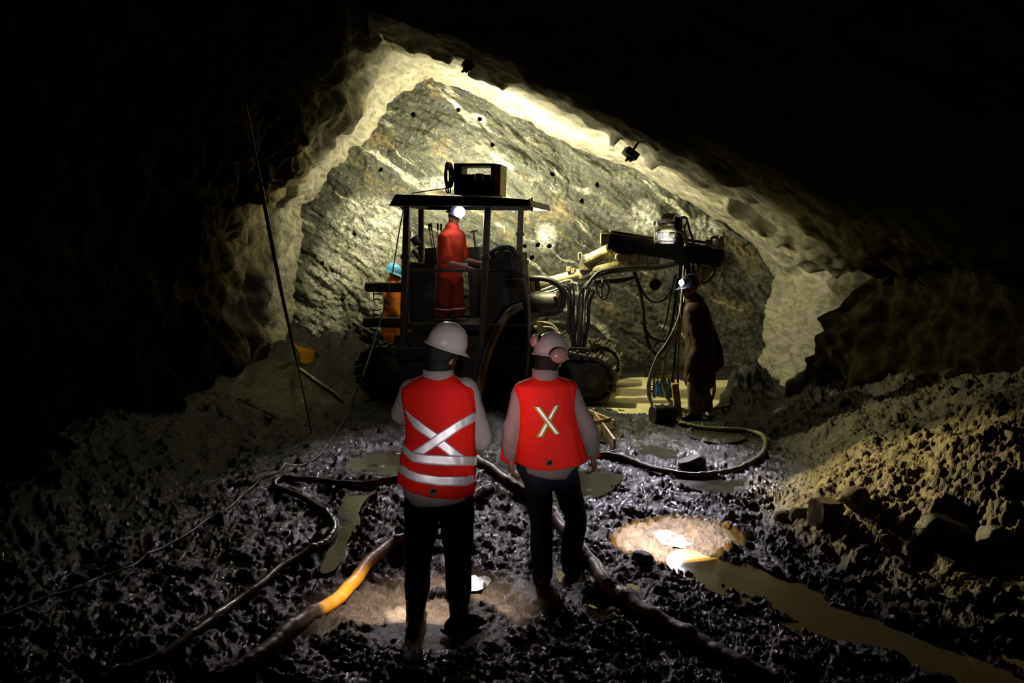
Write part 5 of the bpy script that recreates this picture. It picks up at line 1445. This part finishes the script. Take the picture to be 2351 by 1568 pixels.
# big mud-coated hose with a clean orange stretch
t = NT('orange_air_hose')
yv = t.dot((0, 1, 0)); xv = t.dot((1, 0, 0))
oa, ob = GF(741, 1412), GF(850, 1312)
rng = t.n.new('ShaderNodeMapRange'); t.l.new(t.math('ADD', yv, t.math('MULTIPLY', t.noise(14, 4), 0.05)), rng.inputs[0]); 
HO_Y0, HO_Y1 = oa.y, ob.y
rng.inputs[1].default_value = 0; rng.inputs[2].default_value = 1
mud = t.ramp(t.noise(11, 5, 0.65), [(0.35, (0.05, 0.036, 0.026)), (0.65, (0.21, 0.15, 0.10))])
ora = t.ramp(t.noise(16, 5, 0.6), [(0.3, (0.70, 0.30, 0.015)), (0.55, (0.90, 0.42, 0.02)), (0.7, (0.7, 0.45, 0.2))])
obj_attr = t.attr('clean')
c = t.mix(obj_attr, mud, ora)
HOM = t.fin(c, t.ramp(t.noise(20, 3), [(0.3, 0.35), (0.7, 0.6)]), None, t.bump(t.noise(40, 4), 0.3, 0.006), 0.5)
r = 0.042
path = lay([(500,1580),(560,1545),(620,1500),(655,1462),(700,1432),(745,1410),(785,1382),(815,1352),(842,1318),(868,1288),(900,1265),(945,1240),(1005,1200),(1050,1172),(1095,1146),(1128,1126)], r)
b = MB(); b.tube(path, r, 16, 1, wob=0.06)
o = b.build('air_hose', HOM, None, smooth=True, auto=False)
cv = []
ya, yb = oa.y - 0.01, ob.y
for i, p in enumerate(path):
    v = float(sstep(ya - 0.015, ya + 0.015, p.y) * (1 - sstep(yb - 0.12, yb + 0.30, p.y)))
    for k in range(16): cv.append(min(1, max(0, v + (0.25*float(pn(i*0.8, k*0.5)) if 0 < v < 1 else 0))))
at = o.data.attributes.new('clean', 'FLOAT', 'POINT'); at.data.foreach_set('value', np.array(cv, np.float32))
tag(o, 'thick mud-coated hose with one clean orange stretch beside the left man', 'hose')

ground_hose('air_hose', [(1080,1050),(1102,1070),(1140,1094),(1180,1122),(1222,1152),(1256,1182),(1282,1208),(1312,1244),(1342,1280),(1368,1312),(1390,1344),(1424,1378),(1470,1420),(1540,1456),(1620,1500),(1700,1540),(1790,1590)], 0.045, M['hose_brown'], 'thick brown hose running past the right man\'s feet to the bottom edge', 'hose', 16)
ground_hose('air_hose', [(985,1088),(940,1098),(880,1112),(800,1114),(720,1108),(672,1102),(640,1104),(630,1116),(646,1130),(690,1148),(732,1170),(760,1195),(768,1218),(758,1242),(735,1262),(690,1290),(640,1318),(600,1352),(540,1400),(460,1452),(360,1512),(225,1580)], 0.026, M['hose_black'], 'thin black hose bent in a tight loop on the left mud', 'hose', 12)
ground_hose('air_hose', [(1340,1052),(1376,1054),(1430,1060),(1490,1080),(1560,1095),(1630,1094),(1700,1080),(1740,1058),(1757,1034),(1752,1014),(1720,1002),(1660,990),(1600,981),(1560,974)], 0.028, M['hose_olive'], 'olive hose lying in a wide loop at the foot of the right wall', 'hose', 12)
# brown hose hanging from the back of the rig down to the mud
P = [R(1200,703,-0.06), R(1190,706,-0.08), R(1178,711,-0.12), R(1160,727,-0.18), R(1145,752,-0.22), R(1128,790,-0.26), R(1114,830,-0.30), R(1105,868,-0.34), R(1099,900,-0.40)]
g = GF(1096, 945); P += [Vector((g.x, g.y, g.z + 0.06))]; g = GF(1085, 985); P += [Vector((g.x, g.y, g.z + 0.04))]
b = MB(); b.tube(P, 0.052, 16, 8, wob=0.05); o = b.build('feed_hose', M['hose_tan'], None, smooth=True, auto=False); tag(o, 'thick pale brown hose arching down from the side of the rig', 'hose')
P = [R(1203,640,-0.02), R(1207,664,-0.05), R(1214,700,-0.09), R(1215,740,-0.13), R(1213,800,-0.17), R(1210,840,-0.20), R(1206,880,-0.26)]
g = GF(1204, 930); P += [Vector((g.x, g.y, g.z + 0.03))]
b = MB(); b.tube(P, 0.022, 12, 8); o = b.build('feed_hose', M['rubber_pale'], None, smooth=True, auto=False); tag(o, 'thin grey hose dropping from the rig straight behind the earmuffed helmet', 'hose')
# thin cable: up to the canopy post, down over the mud to the left edge
P = [R(926,482,-0.10), R(915,540,-0.14), R(902,620,-0.2), R(887,690,-0.3), R(868,752,-0.45), R(845,830,-0.8), R(818,905,-1.2)]
P = P[:5] + [W(850,812,11.0), W(826,880,10.4)]
tail_ = lay([(808,925),(785,975),(765,1008),(742,1034),(705,1064),(670,1086),(640,1106),(600,1118),(560,1138),(520,1172),(480,1198),(430,1232),(380,1258),(330,1282),(290,1306),(230,1332),(190,1352),(120,1372),(60,1394),(-30,1432)], 0.009)
X_ = G(640, 1104); tail = [p + Vector((0, 0, 0.10 * math.exp(-((p.x-X_.x)**2 + (p.y-X_.y)**2)/0.10))) for p in tail_]
b = MB(); b.tube(spline(P + [tail[0]], 6)[:-1] + tail, 0.009, 8, 1); o = b.build('power_cable', M['cable'], None, smooth=True, auto=False); tag(o, 'thin grey cable trailing from the canopy to the left edge', 'cable')
# small hoses by the pool
b = MB(); b.tube([GF(1500,868,.02), GF(1470,892,.02), GF(1440,905,.02), GF(1422,918,.02), GF(1414,936,.02), GF(1426,948,.02), GF(1456,946,.02), GF(1490,930,.02)], 0.02, 10, 8); o = b.build('water_hose', M['rubber'], None, smooth=True, auto=False); tag(o, 'black hose curling across the pool toward the pump', 'hose')

# leaning rod
m = MB(); p = [W(555,188,8.9), W(600,430,9.2), W(640,640,9.5), W(672,790,9.7), W(692,880,9.8)]
g = GF(716, 998); 
m.tube(p[:2] + p[1:], lambda t: 0.006 + 0.017 * (math.sin(math.pi * min(1, max(0, t*1.1))) ** 0.8), 10, 8)
m.tube([p[-1], p[-1].lerp(g, .5), g + Vector((0,0,.004))], 0.008, 8, 4)
o = m.build('charging_rod', M['pole'], None, smooth=True, auto=False); tag(o, 'long thin dark rod leaning against the left wall', 'rod')

# yellow plastic sheet, tan board, pale pipe at the left wall
def sheet(name, poly, Y, tilt, mat, label, cat, th=0.02):
    m = MB(); P = [W(x, y, Y + tilt*(y - poly[0][1])/100) for x, y in poly]
    nrm = (P[1]-P[0]).cross(P[2]-P[0]).normalized(); m.prism(P, nrm*th); o = m.build(name, mat); return tag(o, label, cat)
m = MB(); P = [W(x, y, 12.0 + (x - 672) / 55 * 0.36) for x, y in [(672,784),(684,794),(722,804),(727,852),(714,844),(703,836),(690,832),(688,812)]]
m.prism(P, (P[1]-P[0]).cross(P[3]-P[0]).normalized()*0.012); o = m.build('plastic_sheet', M['yboard']); tag(o, 'torn yellow plastic sheet standing at the left foot of the face', 'sheet')
m = MB()
for k in range(14):
    c = W(721 + random.uniform(-9, 9), 810 + random.uniform(-8, 8), 12.35); m.tube([c, c + Vector((random.uniform(-.07,.07), 0.02, random.uniform(-.05,.06))), c + Vector((random.uniform(-.09,.09), 0, random.uniform(-.06,.03)))], 0.009, 6, 4)
o = m.build('tangled_cord', M['yellow'], None, smooth=True, auto=False); tag(o, 'bright yellow tangle of cord beside the torn yellow sheet', 'cord')
m = MB(); m.tube([W(688,848,11.9), W(712,866,11.5), W(738,885,11.2), W(762,901,11.0), W(786,922,10.8)], 0.03, 10, 6); o = m.build('bent_pipe', M['boom'], None, smooth=True, auto=False); tag(o, 'pale bent pipe lying below the yellow sheet', 'pipe')
m = MB()
pA = [W(522,924,10.7), W(546,928,10.6), W(590,942,10.4), W(606,957,10.3), W(598,964,10.25), W(573,966,10.2), W(556,960,10.3), W(546,946,10.4)]
nrm = (pA[2]-pA[0]).cross(pA[4]-pA[0]).normalized()
if nrm.y > 0: nrm = -nrm
m.prism(pA, nrm*-0.02)
pB = [W(535,912,10.5), W(552,916,10.45), W(600,940,10.25), W(630,954,10.1), W(628,960,10.1), W(606,958,10.2), W(556,934,10.4), W(536,918,10.5)]
m.prism(pB, nrm*-0.03)
for k in range(4): m.beam(W(560+10*k,932+5*k,10.25-0.03*k), W(590+10*k,946+4*k,10.15-0.03*k), 0.02, 0.012)
o = m.build('cardboard_scrap', M['card']); tag(o, 'crumpled tan cardboard scrap lying in the dark on the left', 'cardboard')

# planks
def plank(pts, label, w=0.12, th=0.025, up=0.03):
    a, b_ = [GF(*p) for p in pts]; a.z = max(a.z, 0) + up; b_.z = max(b_.z, 0) + up
    m = MB(); m.beam(a, b_, th, w, Zv, 0.004); o = m.build('plank', M['wood']); return tag(o, label, 'plank')
plank([(1366,966),(1411,1030)], 'widest pale plank, pointing toward the camera in the lit mud', 0.15)
plank([(1352,950),(1411,978)], 'thin brown lath slanting behind the right man\'s elbow', 0.06)
plank([(1366,992),(1402,984)], 'short lath lying across the wide pale plank', 0.05, 0.025, 0.105)
plank([(1618,950),(1676,936)], 'thin light stick beside the boots of the man in the parka', 0.04, 0.02, 0.03)
b = MB(); b.tube(lay([(1378,1046),(1394,1042),(1418,1036)], 0.008), 0.008, 6, 1); o = b.build('wire', M['cable'], None, smooth=True, auto=False); tag(o, 'short pale wire by the end of the wide plank', 'wire')

# yellow post, drum, pump by the pool
g = GF(1557, 958); m = MB(); m.beam(Vector((g.x+.02, g.y+.05, -.03)), W(1549, 880, g.y + .02), 0.085, 0.085, (0,-1,0), 0.01)
m.box(Vector((g.x+.02, g.y+.05, 0.01)), (0.16, 0.14, 0.03), None, 0.005)
o = m.build('yellow_post', M['yellow']); tag(o, 'short yellow post standing in the pool beside the man in the parka', 'post')
g = GF(1520, 974); m = MB(); c0 = Vector((W(1497,957,g.y+.12).x, g.y + .10, 0.115)); c1 = Vector((W(1546,960,g.y+.2).x, g.y + .18, 0.115)); m.cyl(c0, c1, 0.118, 0.105, n=28, ch=0.01)
for f_ in (0.12, 0.5, 0.88): m.cyl(c0.lerp(c1, f_-.02), c0.lerp(c1, f_+.02), 0.122, n=28)
drum = m.build('drum', M['rubber'], None, smooth=True)
tag(drum, 'black drum lying on its side in front of the pool', 'drum')
m = MB(); m.tube([c1 + Vector((0,0,.09)), c1 + Vector((.05,.0,.0)), c1 - Vector((0,0,.09))], 0.008, 8, 5); m.build('handle', M['dark_steel'], drum, smooth=True)
g = GF(1520, 930)
PU = empty('water_pump', (g.x, g.y + .1, -0.02), 'blue caged pump standing in the pool behind the hanging hoses', 'pump')
bx = lambda x, y, d: W(x, y, g.y + d)
m = MB(); a, b_ = bx(1500,870,.0), bx(1543,925,.0); m.box((bx(1521,905,.15)), (0.2,0.26,0.26), None, 0.03); m.cyl(bx(1506,890,.15), bx(1538,890,.15), 0.09, n=20, ch=0.01); m.build('pump_body', M['blue'], PU, smooth=True)
m = MB()
x0, x1 = W(1500,900,g.y).x, W(1545,900,g.y).x; z0, z1 = 0.0, W(1520,866,g.y).z
for yy_ in (g.y - .03, g.y + .33):
    for x in (x0, x1): m.cyl((x, yy_, z0), (x, yy_, z1), 0.016, n=10)
    for z in (z0+.03, z1): m.cyl((x0, yy_, z), (x1, yy_, z), 0.016, n=10)
    for k in range(6):
        m.cyl((x0+(x1-x0)*k/5, yy_, z0+.03), (x0+(x1-x0)*k/5, yy_, z1), 0.006, n=6)
    for k in range(7): m.cyl((x0, yy_, z0+.03+(z1-z0)*k/7), (x1, yy_, z0+.03+(z1-z0)*k/7), 0.006, n=6)
for x in (x0, x1):
    for z in (z0+.03, z1): m.cyl((x, g.y-.03, z), (x, g.y+.33, z), 0.016, n=10)
m.build('cage', M['dark_steel'], PU, smooth=True)
m = MB(); m.box(((x0*0.4+x1*0.6), g.y-.03, z1 + .01), (0.16, 0.05, 0.035), None, 0.008); m.build('handle', M['yellow'], PU)

# roof-bolt plates hanging under the roof lip
def plate(px, py, Y, s, tilt, label):
    c = W(px, py, Y); a = Vector((math.cos(tilt), 0.15, -math.sin(tilt))).normalized(); n = Vector((math.sin(tilt), .1, math.cos(tilt))).normalized(); b_ = n.cross(a).normalized()
    m = MB(); m.box(c, (s, s, 0.10), (a, b_, n), 0.012); m.cyl(c - n*0.12, c + n*0.55, 0.016, n=10); m.cyl(c - n*0.07, c - n*0.03, 0.03, n=6); m.box(c + a*s*0.2 - n*0.05, (s*.3, s*.4, 0.08), (a, b_, n), 0.01)
    o = m.build('roof_bolt_plate', M['plate']); return tag(o, label, 'roof bolt', 'roof bolt plates along the roof edge')
plate(1074,150,11.75,0.15,0.7,'dark bolt plate jutting under the roof edge above the canopy')
plate(1448,353,11.75,0.19,0.6,'dark bolt plate under the roof edge above the drill boom')

# rocks ------------------------------------------------------------------
def rockmesh(seed, sh=(1, 1, 1), cuts=9, sub=3, blocky=0.0):
    bm = bmesh.new(); bmesh.ops.create_icosphere(bm, subdivisions=sub, radius=1)
    rr_ = random.Random(seed)
    planes = [(Vector((rr_.gauss(0,1), rr_.gauss(0,1), rr_.gauss(0,1))).normalized(), rr_.uniform(.55, .85)) for _ in range(cuts)]
    if blocky: planes = [(Vector(a), blocky) for a in ((1,0,0),(-1,0,0),(0,1,0),(0,-1,0),(0,0,1),(0,0,-1))] + planes[:3]
    for v in bm.verts:
        for n_, d in planes:
            e = v.co.dot(n_)
            if e > d: v.co -= n_*(e-d)
        q = v.co.copy(); v.co *= 1 + 0.05*float(pn(q.x*2.5+seed, q.y*2.5, q.z*2.5)) + 0.02*float(pn(q.x*7+seed, q.y*7, q.z*7))
        v.co = Vector((v.co.x*sh[0], v.co.y*sh[1], v.co.z*sh[2]))
    me = bpy.data.meshes.new('rock'); bm.to_mesh(me); bm.free()
    me.polygons.foreach_set('use_smooth', [True]*len(me.polygons))
    return me
def rock(px, py, size, mesh, mat, label, group=None, rot=None, sink=0.25, name='rock', cat='rock'):
    p = GF(px, py); me = mesh.copy() if not mesh.users else mesh
    if not me.materials: me.materials.append(mat)
    o = bpy.data.objects.new(name, me); C.objects.link(o); o.scale = (size,)*3 if not hasattr(size, '__len__') else size
    sz = o.scale[2]
    o.location = (p.x, p.y, p.z + sz*(0.7-sink)); o.rotation_euler = rot or (0, 0, random.uniform(0, 6))
    ORG[o.name] = list(o.location)
    return tag(o, label, cat, group)
blk = rockmesh(3, (1, 1, 1.0), 9, 4, 0.62)
rock(1893, 1205, (0.14, 0.14, 0.15), blk, M['rockA'], 'squarest block on the right bank, lit on its left side', None, (0.05, 0.08, 0.35), 0.1)
rock(2170, 1235, (0.21, 0.15, 0.13), rockmesh(8, (1,1,1), 8, 4), M['rockD'], 'largest dark boulder half buried high on the right bank', None, (0.2, 0.1, 0.4), 0.3)
rock(2285, 1275, (0.17, 0.12, 0.15), rockmesh(12, (1,1,1), 6, 4), M['rockD'], 'sharp-edged dark boulder nearest the right edge of the bank', None, (0.3, -0.4, 0.9), 0.2)
rock(1588, 1072, (0.15, 0.10, 0.09), rockmesh(21, (1,1,1), 7, 4), M['rockD'], 'dark wet stone lying alone inside the hose loop', None, (0, 0, 0.4), 0.2)
rock(1838, 1192, (0.085, 0.08, 0.08), rockmesh(31, (1,1,1), 7, 4), M['rockA'], 'round stone just left of the square block', None, None, 0.2)
rock(1968, 1162, (0.12, 0.11, 0.10), rockmesh(33, (1,1,1), 7, 4), M['rockA'], 'rounded stone just right of the square block', None, None, 0.25)
rock(1796, 1200, (0.065, 0.06, 0.06), rockmesh(35, (1,1,1), 7, 4), M['rockA'], 'small stone at the left end of the row beside the square block', None, None, 0.2)
rock(1480, 1290, (0.12, 0.07, 0.05), rockmesh(39, (1,1,1), 8, 3), M['rockD'], 'flat dark stone just below the round lamp patch', None, None, 0.3)
# pale slab leaning on the foot of the right wall
m = MB(); P = [W(1752,1018,10.2), W(1758,996,10.3), W(1772,978,10.4), W(1790,966,10.45), W(1786,990,10.3), W(1776,1008,10.2), W(1762,1020,10.15)]
nr = (P[2]-P[0]).cross(P[4]-P[0]).normalized(); m.prism(P, nr*0.03); o = m.build('rock_slab', M['slabG']); tag(o, 'flat grey-green slab leaning on the bank behind the hose loop', 'rock')
RM = [rockmesh(50 + i, (1, rr_, .75), 8, 3) for i, rr_ in enumerate((0.8, 1.0, 0.7, 0.9, 0.75, 0.85))]
rr_ = random.Random(5); done = []
spots = []
for _try in range(1500):
    if len(spots) >= 70: break
    x, y = rr_.uniform(1660, 2340), rr_.uniform(1130, 1500)
    if y < 1128 + 0.13*(x-1660) or y > 1270 + 0.44*(x-1660): continue
    if any(math.hypot(x-a, (y-b)*1.6) < 30 for a, b in spots) or any(math.hypot(x-a, (y-b)*1.5) < q for a, b, q in ((1893,1205,75),(2170,1235,120),(2262,1270,110),(1842,1190,60),(1955,1165,75),(1808,1195,50))): continue
    spots.append((x, y))
for i, (x, y) in enumerate(spots):
    rock(x, y, rr_.uniform(0.018, 0.05), RM[i % 6], M['rockA'], 'small loose rubble stone strewn over the right muck bank', 'rubble stones on the right bank', (rr_.uniform(0,3), rr_.uniform(0,3), rr_.uniform(0,6)), 0.25, 'rubble_stone', 'stone')
RMD = [rockmesh(70 + i, (1, q_, .7), 8, 3) for i, q_ in enumerate((0.8, 1.0, 0.7, 0.9))]
for i in range(50):
    x, y = rr_.uniform(380, 1650), rr_.uniform(1010, 1520)
    if any(sdist(PUDW[k], np.array([G(x, y).x]), np.array([G(x, y).y]))[0] < 0.05 for k in PUDW) or (880 < x < 1400 and y > 1250): continue
    rock(x, y, rr_.uniform(0.018, 0.045), RMD[i % 4], M['rockD'], 'small dark clod stuck in the wet floor mud', 'mud clods on the floor', (rr_.uniform(0,3), rr_.uniform(0,3), rr_.uniform(0,6)), 0.3, 'mud_clod', 'clod')
# ================================================================== LIGHT
def area(name, loc, d, size, power, col, spread=180, shape='DISK'):
    l = bpy.data.lights.new(name, 'AREA'); l.energy = power; l.color = col; l.shape = shape; l.size = size; l.spread = math.radians(spread)
    o = bpy.data.objects.new(name, l); C.objects.link(o); o.location = loc; o.rotation_euler = Vector(d).to_track_quat('-Z', 'Y').to_euler(); return o
def spot(name, loc, tgt, ang, power, col, blend=0.3, r=0.02):
    l = bpy.data.lights.new(name, 'SPOT'); l.energy = power; l.color = col; l.spot_size = math.radians(ang); l.spot_blend = blend; l.shadow_soft_size = r
    o = bpy.data.objects.new(name, l); C.objects.link(o); o.location = loc; o.rotation_euler = (Vector(tgt) - Vector(loc)).to_track_quat('-Z', 'Y').to_euler(); return o
def point(name, loc, power, col, r=0.04):
    l = bpy.data.lights.new(name, 'POINT'); l.energy = power; l.color = col; l.shadow_soft_size = r
    o = bpy.data.objects.new(name, l); C.objects.link(o); o.location = loc; return o
WARM = (1.0, 0.92, 0.56); YEL = (1.0, 0.80, 0.33)
# flood lamps on the rig, with added fill spots among them
area('flood_lamp_centre', LAMP1 + N*0.15 + Zv*0.05, N*0.75 + Zv*0.62 + U*0.25, 0.16, 420, WARM)
area('flood_lamp_rear', LAMP3 + N*0.13 - U*0.1, N*0.8 - U*0.75 - Zv*0.0, 0.16, 65, WARM)
area('flood_lamp_front', LAMP2 + U*0.16 + N*0.06, U*0.75 + N*0.62 - Zv*0.35, 0.12, 330, WARM)
spot('left_wall_fill', R(940, 482, 1.1), (-3.4, 11.2, 2.7), 66, 150, YEL, 0.7, 0.05)  # added fill without a lamp body, brightens the left wall
spot('sheet_fill', R(925, 478, 0.9), (-2.95, 11.6, 0.55), 34, 120, YEL, 0.8, 0.03)  # added narrow fill for the yellow sheet and bent pipe, no lamp there
spot('boom_lamp', R(1212, 476, 0.25), R(1400, 625, 0.3), 104, 520, (1.0, 0.92, 0.55), 0.5, 0.04)
spot('bank_fill', R(1204, 480, 0.55), (2.95, 6.6, 0.35), 20, 3600, YEL, 1.0, 0.05)  # added narrow spot without a lamp body, brightens the right bank
# cap lamps
spot('operator_cap_lamp', lpO + ldO*0.09, (0.1, 7.0, 0.0), 66, 470, (1.0, 0.87, 0.92), 0.8, 0.03)
point('operator_lamp_glow', lpO + ldO*0.09 + U*0.12, 2.0, (0.93, 0.88, 1.0), 0.02)
spot('parka_cap_lamp', lpP + ldP*0.05, G(1500, 1050), 62, 420, (0.95, 0.88, 1.0), 0.8, 0.02)
spot('parka_beam', lpP + ldP*0.05, R(1530, 535, 0.1), 16, 160, (0.9, 0.92, 1.0), 0.7, 0.02)
spot('left_man_cap_lamp', lpA + ldA*0.05, G(985, 1400), 50, 420, (1.0, 0.82, 0.68), 0.9, 0.015)
spot('left_man_cap_lamp_core', lpA + ldA*0.05, G(918, 1410), 8, 700, (1.0, 0.88, 0.7), 0.8, 0.01)
gs = G(1537, 1243)
spot('right_man_cap_lamp', lpB + ldB*0.05, gs, 24, 1150, (0.98, 0.95, 1.0), 0.12, 0.012)
spot('right_man_cap_lamp_fringe', lpB + ldB*0.05, gs, 27, 600, (1.0, 0.62, 0.18), 0.1, 0.012)
# unseen spots added behind the camera to light the two vested men
spot('vest_fill_left', (-0.45, -0.5, 1.55), (-0.43, 5.0, 1.36), 15, 280, (1.0, 0.93, 0.95), 0.6, 0.03)
spot('vest_fill_right', (0.3, -0.5, 1.55), (0.14, 5.9, 1.34), 15.5, 380, (1.0, 0.93, 0.95), 0.6, 0.03)
w = bpy.data.worlds.new('dark'); SC.world = w; w.use_nodes = True
bg = w.node_tree.nodes['Background']; bg.inputs[0].default_value = (0.5, 0.55, 0.4, 1); bg.inputs[1].default_value = 0.0

# ================================================================== CAMERA AND VIEW
cam = bpy.data.cameras.new('camera'); co = bpy.data.objects.new('camera', cam); C.objects.link(co)
cam.sensor_fit = 'HORIZONTAL'; cam.sensor_width = 36.0; cam.lens = FPX / 2351 * 36.0; cam.clip_start = 0.02; cam.clip_end = 100
co.location = CAM; co.rotation_euler = (math.pi/2 - PITCH, 0, 0)
SC.camera = co
SC.view_settings.view_transform = 'Standard'; SC.view_settings.look = 'None'; SC.view_settings.gamma = 1.0; SC.view_settings.use_curve_mapping = False
SC.view_settings.exposure = 0.0
SC.cycles.use_denoising = True
SC.cycles.max_bounces = 4; SC.cycles.sample_clamp_indirect = 3.0
